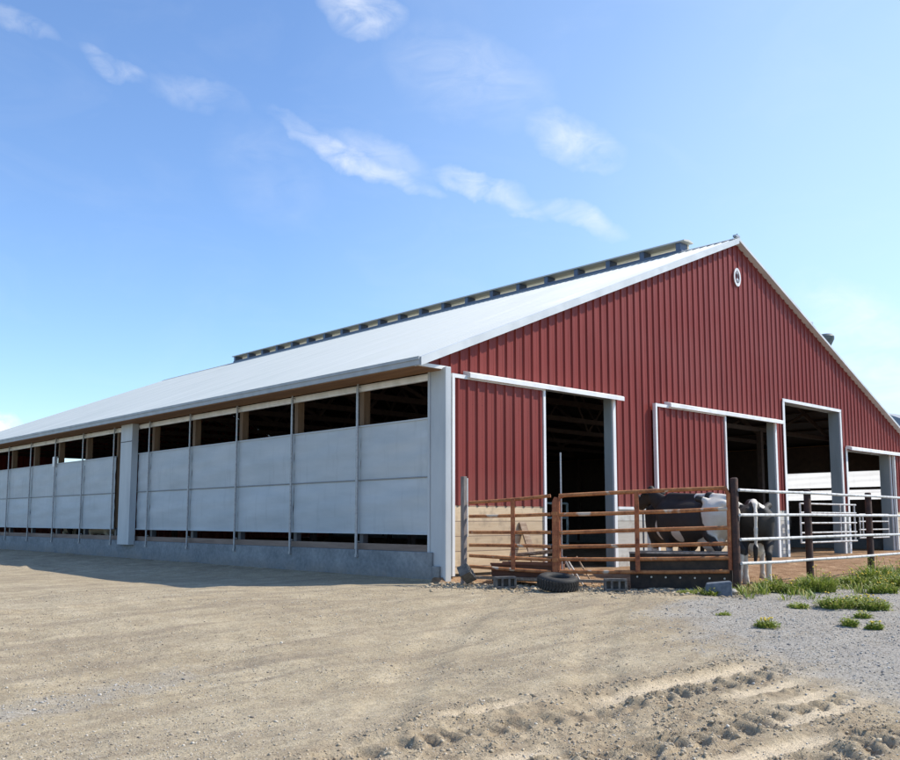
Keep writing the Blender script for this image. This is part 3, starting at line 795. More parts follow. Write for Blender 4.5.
# ------------------------------------------------------------------ gates and fences
def gate(name, a, b, zsA, zsB, mt, r, uprights, label, group=None, posts=None, corner=True, mtu=None):
    # a, b: ends in plan; zsA / zsB: heights of rails at both ends (absolute)
    a = Vector((a[0], a[1], 0)); b = Vector((b[0], b[1], 0))
    base = Vector((a.x, a.y, G(a.x, a.y))); e = empty(name, base); tag(e, label, 'gate', group)
    def P(t, z): p = a.lerp(b, t); return Vector((p.x, p.y, z)) - base
    L_ = (b-a).length; s_ = .02/L_
    for i, (z0, z1) in enumerate(zip(zsA, zsB)):
        sag = random.uniform(-.012, .006)
        pts = [P(s_, z0), P(.35, z0*.65+z1*.35+sag), P(.7, z0*.3+z1*.7+sag), P(1-s_, z1)]
        MB().tube(pts, r, 12).build('rail', mt, e, smooth=True)
    for t in uprights:
        zt = zsA[0]*(1-t)+zsB[0]*t; zb = zsA[-1]*(1-t)+zsB[-1]*t
        if t in (0, 1):
            cr_ = .10/L_; sg = 1 if t == 0 else -1
            MB().tube([P(t+sg*cr_, zt), P(t+sg*cr_*.3, zt-.03), P(t, zt-.10), P(t, zb+.02)], r*1.02, 12).build('end_tube', mtu or mt, e, smooth=True)
        else:
            p0 = P(t, zt); p1 = P(t, zb)
            off = Vector((dv[1], -dv[0], 0))*(r*1.5) if name != 'x' else Vector((0,0,0))
            MB().bar(p0+off, p1+off, .075, .02, up=(dv[1], -dv[0], 0)).build('upright', mtu or mt, e)
    return e
def lerp2(t): q = GA + (GB-GA)*t; return (float(q[0]), float(q[1]))
TM = .36
gate('cattle_gate', lerp2(.015), lerp2(TM-.012), [1.46, 1.215, .93, .70,   .515, .325], [1.57, 1.25, .935, .69, .46, .255], M['rust'], .030, (.55,),
     'shorter rusty brown pipe gate section nearest the barn corner', 'rusty pipe gates', mtu=M['rust_red'])
gate('cattle_gate', lerp2(TM+.012), lerp2(.982), [1.57, 1.24, .93, .69, .475, .265], [1.67, 1.33, 1.025, .77, .54, .325], M['rust'], .033, (0, .48, 1),
     'longer rusty brown pipe gate in front of the black feed bunk and cows', 'rusty pipe gates', mtu=M['rust_red'])
# thick rusty pipe post between them
pm_ = lerp2(TM); gz0 = G(*pm_)
o = empty('gate_post', (pm_[0], pm_[1], gz0)); tag(o, 'thick rusty pipe post between the two rusty gates, beside the tyre', 'post')
MB().tube([(0,0,-.3), (0,0,.7), (.005,0,1.45), (.02,-.01,1.53)], .055, 14, rs=[.06,.057,.055,.035]).build('pipe', M['rust_red'], o, smooth=True)
for z in (.45, 1.25): MB().tube([(0,0,z-.03), (0,0,z+.03)], .068, 14).build('hinge_collar', M['rust'], o, smooth=True)
# grey post by the barn corner
o = empty('wooden_post', (GA[0]-.02, GA[1]-.0, G(*GA))); tag(o, 'weathered grey square post beside the barn corner', 'post')
MB().box(-.042, .042, -.042, .042, -.3, 1.93).build('post_body', M['silverpost'], o, bevel=.006)
MB().box(.044, .062, -.045, -.018, .85, 1.90).build('white_strip', M['white'], o)
# thin rod behind the thick post
q = lerp2(TM+.02)
o = MB().tube([(0,0,-.2), (.01,.01,2.32)], .014, 8).build('metal_rod', M['galv'], None, smooth=True, loc=(q[0]+.10, q[1]+.06, G(*q)))
tag(o, 'thin tall grey metal rod standing behind the thick rusty post', 'rod')

# white pipe fence
FX = [2.07, 4.66, 7.36, 10.25, 13.3]; FY = -4.80
fe = empty('pipe_fence', (2.07, FY, 0)); tag(fe, 'white four rail pipe fence on dark rusty posts enclosing the cattle yard', 'fence')
zr = [(1.635, 1.62), (1.235, 1.25), (.84, .85), (.45, .45)]
for z0, z1 in zr:
    pts = []
    for i, x in enumerate(FX):
        t = i/(len(FX)-1); z = z0*(1-t)+z1*t + random.uniform(-.008, .008)
        if pts: 
            xm = (x+FX[i-1])/2; pts.append((xm-2.07, -.085, z + random.uniform(-.012, .0)))
        pts.append((x-2.07, -.085, z))
    pts.append((16-2.07, -.085, z1))
    MB().tube(pts, .025, 12).build('rail', M['pipe_white'], fe, smooth=True)
for i, x in enumerate(FX):
    h = 1.83 if i == 0 else 1.70
    MB().tube([(x-2.07, 0, -.4), (x-2.07+random.uniform(-.01,.01), 0, h-.02), (x-2.07, 0, h)], .06, 14, rs=[.066,.062,.05]).build('post', M['rust_dark'], fe, smooth=True)

# white gates inside/outside the doorways
def small_gate(name, a, b, zs, mt, r, ups, label, group=None, z0=None):
    a = Vector((*a, 0)); b = Vector((*b, 0)); base = Vector((a.x, a.y, .1))
    e = empty(name, base); tag(e, label, 'gate', group)
    for z in zs: MB().tube([a.lerp(b, 0)+Vector((0,0,z))-base, b+Vector((0,0,z))-base], r, 10).build('rail', mt, e, smooth=True)
    for t in ups:
        p = a.lerp(b, t); MB().tube([p+Vector((0,0,zs[0]+.0))-base, p+Vector((0,0,zs[-1]))-base], r*1.03, 10).build('upright', mt, e, smooth=True)
    return e
small_gate('cattle_gate', (13.75, -.32), (17.55, -.32), [1.62, 1.36, 1.06, .78, .50], M['pipe_white'], .026, (0, .70, .97),
           'white tube gate across the tallest doorway', 'white gates at the doorways')
small_gate('cattle_gate', (17.95, -.25), (20.3, -.25), [1.33, 1.10, .84, .58], M['pipe_white'], .022, (0.02, .12, 1),
           'low white tube gate across the rightmost doorway', 'white gates at the doorways')
small_gate('cattle_gate', (2.95, 1.2), (4.1, 1.2), [1.50, 1.18, .86, .60], M['pipe_white'], .028, (0, 1),
           'white tube gate just inside the leftmost doorway', 'gates inside the leftmost doorway')
small_gate('cattle_gate', (4.15, 1.9), (6.0, 1.9), [1.55, 1.20, .86, .55], M['teal'], .03, (0, .45, .75, 1),
           'faded teal tube gate inside the leftmost doorway', 'gates inside the leftmost doorway')
o = MB().tube([(0,0,0), (0,0,1.62)], .02, 8).build('metal_stake', M['dark'], None, smooth=True, loc=(5.95, -.35, .05))
tag(o, 'thin dark stake standing against the pale boards right of the first doorway', 'stake')

# ------------------------------------------------------------------ feed bunks
def bunk(name, a, b, w, h, zb, mt, rim, label, bolts=False, side=1, tilt=0.0):
    a = Vector((*a, 0)); b = Vector((*b, 0)); d = (b-a); Ln = d.length; ang = math.atan2(d.y, d.x)
    e = empty(name, (a.x, a.y, zb), ang); tag(e, label, 'feed bunk')
    mb = MB()   # trough body: flared sides, hollow
    prof = [(.0, 0), (-.06, h), (-.03, h), (.035, .12), (w-.035, .12), (w+.03, h), (w+.06, h), (w, 0)]
    n = len(prof); vs = [(x, y, z) for x in (0, Ln) for y, z in prof]
    mb.add(vs, [(k, (k+1) % n, n+(k+1) % n, n+k) for k in range(n)])
    for x in (0, Ln):
        s = .03 if x == 0 else -.03
        q = [(x+xx, y, z) for xx in (0, s) for y, z in ((.0,0), (-.05,h-.01), (w+.05,h-.01), (w,0))]
        mb.add(q, [(0,1,2,3), (7,6,5,4), (0,4,5,1), (1,5,6,2), (2,6,7,3), (3,7,4,0)])
    body = mb.build('trough', mt, e)
    mb = MB(); mb.bar((0, -.075, h+.005), (Ln, -.075, h+.005+tilt), .05, .03); mb.bar((0, w+.075, h), (Ln, w+.075, h+tilt), .05, .03)
    mb.build('rim', rim, e)
    if bolts:
        mb = MB()
        for k in range(7):
            x = .12 + (Ln-.24)*k/6
            mb.tube([(x, -.018, .20), (x, -.045, .20)], .016, 8)
        mb.build_each('bolt_head', M['bolt'], e)
    return e
# black bunk behind the long gate (runs along the gate, inside the yard)
def inyard(t, off): q = GA + (GB-GA)*t + nv*off; return (float(q[0]), float(q[1]))
bunk('feed_bunk', inyard(.63, .16), inyard(.985, .16), .62, .60, .0, M['feeder'], M['feeder_rim'],
     'long black feed bunk with a row of bolt heads behind the longer rusty gate', True)
bunk('feed_bunk', inyard(.10, .15), inyard(.355, .15), .55, .30, .07, M['redwood'], M['redwood'],
     'low red brown wooden feed trough stacked with loose boards behind the shorter gate')
pl = [((.14,.22), (.35,.50), .47, .02), ((.18,.55), (.36,.25), .50, .10), ((.20,.18), (.34,.62), .55, .06), ((.23,.35), (.42,.30), .53, .16), ((.12,.40),(.30,.30),.43,.05)]
lb = ['long dark plank lying flat on the low wooden trough', 'weathered plank crossing the trough slantwise', 'pale grey board on top of the plank pile',
      'board whose end juts out past the thick rusty post', 'short board at the barn end of the plank pile']
for (a, b, z, dz), lab in zip(pl, lb):
    A = inyard(*a); B = inyard(*b)
    o = MB().bar((0,0,0), (B[0]-A[0], B[1]-A[1], dz), .15, .035).build('plank', M['oldwood'], None, loc=(A[0], A[1], z)); tag(o, lab, 'plank', 'boards piled on the wooden trough')
# leaning sticks right of the thick post
for i, (t, off, dx) in enumerate(((.43,.25,-.10), (.45,.25,-.13), (.48,.4,-.12))):
    A = inyard(t, off)
    o = MB().bar((0,0,0), (dx*nv[0]*.2+dv[0]*dx*1.6, dv[1]*dx*1.6+.1, .48), .035, .02).build('stick', M['pipe_white'] if i < 2 else M['oldwood'], None, loc=(A[0], A[1], G(*A)))
    tag(o, ['leftmost pale stick leaning behind the thick rusty post', 'middle pale stick leaning behind the thick rusty post', 'weathered stick leaning furthest right of the thick rusty post'][i], 'stick', 'sticks leaning behind the rusty post')
# long board lying under the gate
A = inyard(.03, .05)
o = MB().bar((0,0,0), (inyard(.62,.05)[0]-A[0], inyard(.62,.05)[1]-A[1], -.02), .14, .05).build('timber', M['oldwood'], None, loc=(A[0], A[1], .13)); tag(o, 'long timber lying on the ground under the rusty gates', 'timber')
# leaning board against the first door
o = MB().bar((0,0,0), (.02, .42, .98), .19, .03, up=(0,1,0)).build('leaning_board', M['oldwood'], None, loc=(2.08, -.56, .12)); tag(o, 'weathered board leaning on the pale boards of the leftmost sliding door', 'board')

# ------------------------------------------------------------------ blocks, tyre, rocks
def cinder(loc, rz, rx, ry, label):
    mb = MB(); w, d, h = .36, .19, .19; t = .036
    cs = [(-w/2, -w/2+t), (-w/6-t/2, -w/6+t/2), (w/6-t/2, w/6+t/2), (w/2-t, w/2)]
    for a, b in cs: mb.box(a, b, -d/2+t, d/2-t, 0, h)
    mb.box(-w/2+t, w/2-t, -d/2+t, d/2-t, .07, .11)
    mb.box(-w/2, w/2, -d/2, -d/2+t, 0, h); mb.box(-w/2, w/2, d/2-t, d/2, 0, h)
    o = mb.build('cinder_block', M['block'], None, bevel=.004, loc=loc, rot=(rx, ry, rz)); tag(o, label, 'cinder block', 'cinder blocks along the gates'); return o
vd = math.atan2(.728, .6855)
def cp(u, F_):      # plan position from depth along the viewing direction and sideways offset
    r_ = u*F_; return (r_*.728+F_*.6855-11.31, -r_*.6855+F_*.728-12.28)
q = cp(.013, 15.75); cinder((q[0], q[1], G(*q)+.20), vd-.4, R(60), R(25), 'tilted grey cinder block leaning at the foot of the weathered grey post')
q = cp(.059, 15.4); cinder((q[0], q[1], G(*q)+.10), vd-R(90)+.15, R(90), 0, 'dark cinder block lying between the weathered grey post and the tyre')
q = cp(.181, 14.75); cinder((q[0], q[1], G(*q)+.11), vd-R(90)-.1, R(90), 0, 'cinder block with its hollow cores facing the drive, between the tyre and the black bunk')
q = cp(.293, 14.05)
mb = MB(); mb.add([(-.20,-.12,0),(.22,-.12,0),(.22,.12,0),(-.20,.12,0),(-.17,-.10,.17),(.20,-.11,.24),(.19,.11,.24),(-.16,.11,.18)], [(0,1,2,3),(4,5,6,7),(0,1,5,4),(1,2,6,5),(2,3,7,6),(3,0,4,7)])
o = mb.build('rubble_block', M['bluegrey'], None, bevel=.02, loc=(q[0], q[1], G(*q)-.01), rot=(0, R(4), vd-R(90)-.2)); tag(o, 'slanted blue grey block at the foot of the tall brown corner post', 'block')
def rock(loc, s, label, seed):
    rr = random.Random(seed); mb = MB(); mb.add([(v[0]*s*rr.uniform(.8,1.25), v[1]*s*rr.uniform(.8,1.25), v[2]*s*.7*rr.uniform(.8,1.2)) for v in ICO_V], ICO_F.tolist())
    o = mb.build('stone', M['stone'], None, bevel=s*.1, loc=loc); tag(o, label, 'stone', 'stones by the fence'); return o
q = cp(.3095, 14.2); rock((q[0], q[1], G(*q)+.04), .085, 'pale stone between the blue grey block and the tall brown corner post', 3)
q = cp(.321, 14.5); rock((q[0], q[1], G(*q)+.03), .06, 'small pale stone right of the tall brown corner post', 5)
q = cp(.118, 14.75)
ty = empty('tyre', (q[0], q[1], G(*q)+.02)); tag(ty, 'worn black tyre lying flat beside the thick rusty post', 'tyre')
prof = []
for k in range(25):
    t = 2*math.pi*k/24; prof.append((.245+.085*math.copysign(abs(math.cos(t))**.6, math.cos(t)), .115+.11*math.copysign(abs(math.sin(t))**.7, math.sin(t))))
mb = MB(); mb.lathe(prof, (0,0,0), 40); mb.build('tyre_casing', M['rubber'], ty, smooth=True)
mb = MB()
for k in range(40):
    a = 2*math.pi*k/40; rr = .332
    for z, s in ((.07, .05), (.15, -.05)):
        mb.bar((rr*math.cos(a-s), rr*math.sin(a-s), z-.035), (rr*math.cos(a+s), rr*math.sin(a+s), z+.035), .012, .028, up=(-math.sin(a), math.cos(a), 0))
mb.build('tread', M['rubber'], ty)
ty.rotation_euler = (R(6), R(-7), .5)

# ------------------------------------------------------------------ cattle by signed distance fields + surface nets
def cow_sdf(head=(1.12, 0, 1.50), muzz=(1.50, 0, 1.26), step=.06, yaw_head=0.0):
    h = .021
    gx = np.arange(-1.30, 1.85, h); gy = np.arange(-.62, .62, h); gz_ = np.arange(-.03, 1.80, h)
    X, Y, Z = np.meshgrid(gx, gy, gz_, indexing='ij')
    X = X.astype(np.float32); Y = Y.astype(np.float32); Z = Z.astype(np.float32)
    def ell(c, r):
        k = np.sqrt(((X-c[0])/r[0])**2+((Y-c[1])/r[1])**2+((Z-c[2])/r[2])**2)
        return (k-1)*min(r)
    def cap(a, b, ra, rb, ys=1.0):
        a = np.array(a, float); b = np.array(b, float); d = b-a; n2 = d.dot(d)
        px, py, pz = X-a[0], (Y-a[1]), Z-a[2]
        t = np.clip((px*d[0]+py*d[1]+pz*d[2])/n2, 0, 1)
        qx, qy, qz = px-d[0]*t, (py-d[1]*t)/ys, pz-d[2]*t
        return (np.sqrt(qx*qx+qy*qy+qz*qz) - (ra+(rb-ra)*t))*min(1, ys)
    def smin(a, b, k):
        hh = np.clip(.5+.5*(b-a)/k, 0, 1); return b*(1-hh)+a*hh-k*hh*(1-hh)
    D = ell((-.10,0,.96), (.86,.35,.40))
    D = smin(D, ell((.48,0,.98), (.34,.25,.42)), .12)
    D = smin(D, ell((-.74,0,1.14), (.33,.25,.27)), .12)
    D = smin(D, cap((-.98,0,1.36), (-.5,0,1.41), .05, .05), .08)
    D = smin(D, cap((-.5,0,1.40), (.55,0,1.42), .05, .07), .10)
    for s in (-1, 1):
        D = smin(D, cap((-.50,s*.25,1.36), (-.62,s*.20,1.33), .06, .05), .06)
        D = smin(D, cap((-1.00,s*.12,1.27), (-.90,s*.12,1.25), .055, .06), .06)
        xo = step*s
        D = smin(D, cap((-.76,s*.19,1.10), (-.74+xo*.4,s*.215,.76), .19, .105, .75), .07)
        D = smin(D, cap((-.74+xo*.4,s*.21,.76), (-.95+xo,s*.19,.53), .10, .055), .04)
        D = smin(D, cap((-.95+xo,s*.19,.53), (-.90+xo,s*.18,.13), .052, .042), .03)
        D = smin(D, cap((-.90+xo,s*.18,.12), (-.86+xo,s*.18,.04), .050, .062), .02)
        D = smin(D, cap((.56,s*.17,1.15), (.44,s*.20,.80), .15, .10, .7), .07)
        D = smin(D, cap((.44,s*.19,.82), (.47-xo,s*.17,.47), .09, .055), .04)
        D = smin(D, cap((.47-xo,s*.17,.47), (.46-xo,s*.17,.12), .048, .040), .03)
        D = smin(D, cap((.46-xo,s*.17,.11), (.50-xo,s*.17,.04), .048, .060), .02)
    D = smin(D, ell((-.55,0,.62), (.22,.17,.15)), .05)
    for s in (-1, 1):
        for x_ in (-.63, -.48): D = smin(D, cap((x_,s*.07,.52), (x_,s*.075,.45), .018, .014), .02)
    nb = Vector((.60,0,1.16)); hd = Vector(head)
    D = smin(D, cap(tuple(nb), tuple(hd), .235, .115, .62), .10)
    D = smin(D, cap((.66,0,.86), (.72,0,1.0), .10, .14, .5), .08)
    hv = (Vector(muzz)-hd).normalized()
    D = smin(D, cap(head, muzz, .125, .078, .82), .05)
    mz = Vector(muzz)+hv*.03; D = smin(D, cap(tuple(mz-hv*.05), tuple(mz), .085, .08, .95), .03)
    jaw = hd+hv*.12-Vector((0,0,.09)); D = smin(D, cap(tuple(jaw), tuple(mz-Vector((0,0,.05))), .075, .05, .8), .05)
    poll = hd+Vector((-.02,0,.09)); D = smin(D, cap(tuple(poll), tuple(poll+Vector((0,0,.03))), .06, .05), .04)
    for s in (-1, 1):
        e0 = hd+Vector((-.03, s*.10, .04)); e1 = e0+Vector((-.05, s*.16, -.01))
        D = smin(D, cap(tuple(e0), tuple((e0+e1)/2), .025, .05), .02); D = smin(D, cap(tuple((e0+e1)/2), tuple(e1), .05, .02), .02)
        ey = hd+hv*.13+Vector((0, s*.088, .045)); D = smin(D, cap(tuple(ey), tuple(ey+Vector((.02,0,0))), .032, .028), .03)
    tl = [(-1.02,0,1.33), (-1.12,.0,1.22), (-1.14,.01,.95), (-1.13,.02,.66)]
    for a, b in zip(tl[:-1], tl[1:]): D = smin(D, cap(a, b, .034, .027), .02)
    D = smin(D, cap((-1.13,.02,.64), (-1.11,.03,.42), .045, .03), .03)
    # surface nets
    ins_ = D < 0; nX, nY, nZ = D.shape
    c = [ins_[i:nX-1+i, j:nY-1+j, k:nZ-1+k] for i in (0,1) for j in (0,1) for k in (0,1)]
    cnt = sum(a.astype(np.int8) for a in c); act = (cnt > 0) & (cnt < 8)
    ai = np.argwhere(act); vid = -np.ones(act.shape, np.int64); vid[act] = np.arange(len(ai))
    P = np.zeros((len(ai), 3)); Wt = np.zeros(len(ai)); off = [(i,j,k) for i in (0,1) for j in (0,1) for k in (0,1)]
    for p0 in range(8):
        for p1 in range(p0+1, 8):
            o0, o1 = np.array(off[p0]), np.array(off[p1])
            if np.abs(o0-o1).sum() != 1: continue
            a0 = D[tuple((ai+o0).T)]; a1 = D[tuple((ai+o1).T)]
            mk = (a0 < 0) != (a1 < 0); t_ = np.where(mk, a0/(a0-a1+1e-12), 0)
            pt = o0 + t_[:,None]*(o1-o0); P += pt*mk[:,None]; Wt += mk
    P = (ai + P/Wt[:,None])*h + np.array([gx[0], gy[0], gz_[0]])
    faces = []
    for ax in range(3):
        sl0 = [slice(1,-1)]*3; sl1 = [slice(1,-1)]*3
        sl0[ax] = slice(0,-1); sl1[ax] = slice(1,None)
        A = ins_[tuple(sl0)]; B = ins_[tuple(sl1)]
        for flip in (False, True):
            ed = np.argwhere(A & ~B) if not flip else np.argwhere(~A & B)
            base_ = ed + 1; base_[:, ax] -= 1
            u, v = [(1,2),(2,0),(0,1)][ax]
            def sh_(du, dv_): q_ = base_.copy(); q_[:,u] -= du; q_[:,v] -= dv_; return vid[tuple(q_.T)]
            qd = np.stack([sh_(0,0), sh_(1,0), sh_(1,1), sh_(0,1)], -1)
            if flip: qd = qd[:, ::-1]
            faces.append(qd)
    Fq = np.concatenate(faces); Fq = Fq[(Fq >= 0).all(1)]
    eyes = [tuple(hd+hv*.145+Vector((0, s*.112, .048))) for s in (-1, 1)]
    return P, Fq, eyes
def patches(P, spots, bias=0.0):
    w = np.full(len(P), bias)
    for (c, r, val) in spots:
        d = np.sqrt((((P-np.array(c))/np.array(r))**2).sum(1)); f = np.clip(1.5-d, 0, 1); w = w*(1-f)+val*f
    return w
POSE = {}
def make_cow(pose, spots, loc, rz, label, sc=1.0):
    if pose not in POSE:
        kw = dict(level=dict(head=(1.16,0,1.47), muzz=(1.52,0,1.33)), down=dict(head=(1.16,0,.98), muzz=(1.36,0,.66), step=.09),
                  up=dict(head=(1.08,0,1.56), muzz=(1.42,0,1.36), step=-.08))[pose]
        POSE[pose] = cow_sdf(**kw)
    P, Fq, eyes = POSE[pose]
    e = empty('cow', loc, rz); e.scale = (sc,)*3; tag(e, label, 'cow', 'dairy cows')
    npmesh('body', P, Fq, M['cow'], e, True, dict(white=patches(P, spots)))
    for c in eyes:
        m_ = MB(); m_.lathe([(0,-.020), (.014,-.014), (.020,0), (.014,.014), (0,.020)], c, 10); m_.build('eye', M['eye'], e, smooth=True)
    return e
legs_white = [((-.9, .18, .2), (.25,.14,.30), 1), ((-.9,-.18,.2), (.25,.14,.30), 1), ((.46,.17,.2), (.25,.14,.36), 1), ((.46,-.17,.2), (.25,.14,.36), 1)]
def yaw_of(r, f):   # heading from sideways/forward components in the viewing frame
    x = r*.728+f*.6855; y = -r*.6855+f*.728; return math.atan2(y, x)
# rear view cow behind the white fence
q = cp(.335, 16.75)
make_cow('down', [((-.8,0,1.45), (.55,.05,.20), 1), ((-.55,.2,1.42), (.10,.18,.07), 1), ((-.85,-.12,1.38),(.3,.05,.10),1), ((-1.13,.0,1.0), (.06,.06,.42), 1), ((-.55,0,.6), (.3,.2,.2), .9)] + legs_white,
         (q[0], q[1], G(*q)-.01), yaw_of(.27, .96), 'black cow seen from behind, white tail and legs, right of the tall brown post', 1.02)
# white rumped cow behind the black bunk
q = cp(.2675, 16.6)
make_cow('level', [((-.90,0,1.25), (.34,.6,.55), 1), ((-.30,.1,1.44), (.14,.2,.10), 1), ((.05,.33,.70), (.16,.15,.18), 1), ((-.55,0,.6),(.3,.25,.2),1)] + legs_white,
         (q[0], q[1], G(*q)), yaw_of(-.40, .92), 'black cow with a broad white rump behind the black feed bunk', 1.06)
# blacker cow beyond it, head stretched to the left
q = cp(.247, 17.7)
make_cow('level', [((1.45,0,1.3), (.12,.06,.2), .9), ((-.1,.3,.9), (.16,.2,.22), .8), ((-1.13,0,1.0), (.06,.06,.42), 1)] + legs_white,
         (q[0], q[1], G(*q)), yaw_of(-.22, .97), 'mostly black cow with its head stretched left behind the longer rusty gate', 1.05)
# cows inside
q = (15.3, 2.6)
make_cow('down', [((.4,.3,1.0), (.2,.2,.2), 1)] + legs_white, (q[0], q[1], .1), R(200), 'cow inside the barn behind the gate of the tallest doorway')
make_cow('level', [((.3,0,1.1), (.12,.5,.3), 1)] + legs_white, (19.6, 3.2, .1), R(20), 'cow inside the barn behind the gate of the rightmost doorway')
make_cow('down', [((0,.0,.6), (.5,.4,.3), 1), ((.8,0,.9),(.5,.3,.3), 1), ((-.8,0,.7), (.4,.4,.3), 1)] + legs_white, (1.3, 18.6, .1), R(95), 'white bellied cow glimpsed under the curtains of the far side bays, nearer of two')
make_cow('down', [((0,.0,.6), (.4,.4,.25), 1), ((-.5,0,.7), (.3,.4,.3), 1), ((.9,0,.8),(.3,.3,.3), 1)] + legs_white, (1.4, 21.6, .1), R(80), 'white bellied cow glimpsed under the curtains of the far side bays, farther of two')

# ------------------------------------------------------------------ weeds and grass
def blades(n, rad, hmin, hmax, wid, seed, lean=.5, dry=.12):
    r_ = np.random.default_rng(seed); V = []; F = []; T = []
    for i in range(n):
        a = r_.uniform(0, 6.28); rr = rad*math.sqrt(r_.uniform())*.8; x, y = rr*math.cos(a), rr*math.sin(a)
        hh = r_.uniform(hmin, hmax)*(1-.45*(rr/rad)); da = a + r_.normal(0, .8); ln = lean*hh*r_.uniform(.3, 1.3)
        dx, dy = math.cos(da), math.sin(da); w = wid*r_.uniform(.6, 1.3); px, py = -dy, dx
        tt = r_.uniform(.75, 1) if r_.uniform() < dry else r_.uniform(0, .6); b0 = len(V)
        for k, (s, ww) in enumerate(((0, .5), (.35, 1), (.7, .75), (1, .05))):
            cx2 = x+dx*ln*s*s; cy2 = y+dy*ln*s*s; cz2 = hh*(s-.18*s*s*lean)
            V += [(cx2-px*w*ww/2, cy2-py*w*ww/2, cz2), (cx2+px*w*ww/2, cy2+py*w*ww/2, cz2)]; T += [tt, tt]
        for k in range(3): F.append((b0+2*k, b0+2*k+1, b0+2*k+3, b0+2*k+2))
    return V, F, T
def weed(x, y, rad, h, n, seed, label, flowers=0, broad=False):
    e = empty('weed_clump', (x, y, G(x, y)-.01)); tag(e, label, 'weed clump', 'weeds along the fence')
    h *= 1.15; rad *= .92; n = int(n*1.25)
    V, F, T = blades(n, rad, h*.35, h, .030 if broad else .016, seed, .7)
    r2 = np.random.default_rng(seed+500)
    for k in range(int(n*(1.6 if broad else .5))):      # small oval leaves through the clump
        a = r2.uniform(0, 6.28); q_ = math.sqrt(r2.uniform()); x0, y0 = rad*1.1*q_*math.cos(a), rad*1.1*q_*math.sin(a)
        z0 = h*r2.uniform(.08, .95)*(1-.55*q_*q_); l_ = r2.uniform(.018, .045); w_ = l_*r2.uniform(.3, .5)
        th = r2.uniform(0, 6.28); el_ = r2.uniform(-.5, .9)
        dx_, dy_, dz_ = math.cos(th)*math.cos(el_), math.sin(th)*math.cos(el_), math.sin(el_); px_, py_ = -math.sin(th), math.cos(th)
        b0 = len(V); tt = r2.uniform(.7, 1) if r2.uniform() < .15 else r2.uniform(.1, .65)
        V += [(x0, y0, z0), (x0+dx_*l_*.5+px_*w_, y0+dy_*l_*.5+py_*w_, z0+dz_*l_*.5+.004), (x0+dx_*l_, y0+dy_*l_, z0+dz_*l_-.004), (x0+dx_*l_*.5-px_*w_, y0+dy_*l_*.5-py_*w_, z0+dz_*l_*.5+.004)]
        T += [tt]*4; F.append((b0, b0+1, b0+2, b0+3))
    npmesh('leaves', V, F, M['grass'], e, attrs=dict(tint=T))
    if flowers:
        r_ = random.Random(seed); mb = MB(); sm = MB()
        for k in range(flowers):
            a = r_.uniform(0, 6.28); rr = rad*r_.uniform(.1, .95); z = h*r_.uniform(.55, 1.05); X_, Y_ = rr*math.cos(a), rr*math.sin(a)
            mb.lathe([(0,-.008), (.016,0), (.011,.010), (0,.013)], (X_, Y_, z), 7)
            sm.tube([(X_*.6, Y_*.6, 0), (X_, Y_, z)], .003, 4)
        mb.build_each('flower', M['flower'], e); sm.build('stems', M['grass'], e)
    return e
WEEDS = [ # x px-ish direction u, depth, radius, height, blades, flowers, broad, label
 (.405, 14.55, .34, .36, 520, 5, False, 'big bright green grass clump below the second white fence post'),
 (.352, 14.55, .26, .24, 300, 8, True, 'leafy green weeds between the tall brown post and the big grass clump'),
 (.445, 15.4, .28, .30, 240, 14, True, 'weeds with yellow flowers right of the big grass clump'),
 (.466, 16.1, .30, .50, 260, 4, True, 'tall weeds climbing the third dark fence post'),
 (.492, 16.6, .36, .42, 320, 8, True, 'tall weeds under the fence at the right edge of the yard'),
 (.478, 15.3, .30, .26, 260, 6, True, 'low leafy weeds in front of the tall ones at the third post'),
 (.500, 15.2, .30, .34, 260, 6, True, 'weeds at the right edge of the photo below the fence'),
 (.425, 12.4, .30, .17, 320, 3, True, 'low weed patch in the gravel in front of the big grass clump'),
 (.464, 12.2, .24, .17, 220, 10, True, 'low weed patch with yellow flowers, right of the patch in the gravel'),
 (.382, 12.5, .15, .08, 120, 0, True, 'tiny flat weed patch left of the low gravel patches'),
 (.346, 11.0, .15, .10, 110, 9, True, 'small yellow flowered weed alone in the gravel'),
 (.437, 10.9, .11, .12, 90, 0, True, 'small weed in the gravel near the tracks, left of a pair'),
 (.464, 10.7, .10, .10, 80, 3, True, 'small weed in the gravel near the tracks, right of a pair'),
 (.285, 14.0, .16, .12, 130, 0, True, 'low green weeds beside the blue grey block'),
 (.262, 14.2, .18, .08, 120, 0, True, 'thin green weeds in front of the black feed bunk'),
 (.452, 11.5, .12, .10, 90, 0, True, 'small weed between the gravel patch and the pair near the tracks'),
 (.300, 11.9, .10, .05, 60, 0, True, 'faint sprig of weeds where the gravel meets the drive'),
 (.378, 14.4, .26, .20, 260, 6, True, 'leafy weeds joining the big grass clump on its left'),
 (.448, 12.8, .22, .14, 200, 6, True, 'sparse weeds bridging the two low gravel patches'),
 (.475, 14.3, .28, .20, 240, 8, True, 'low yellowish weeds spilling onto the gravel below the tall ones'),
]
for i, (u, F_, rad, h, n, fl, br, lab) in enumerate(WEEDS):
    q = cp(u, F_); weed(q[0], q[1], rad, h, n, 100+i, lab, fl, br)
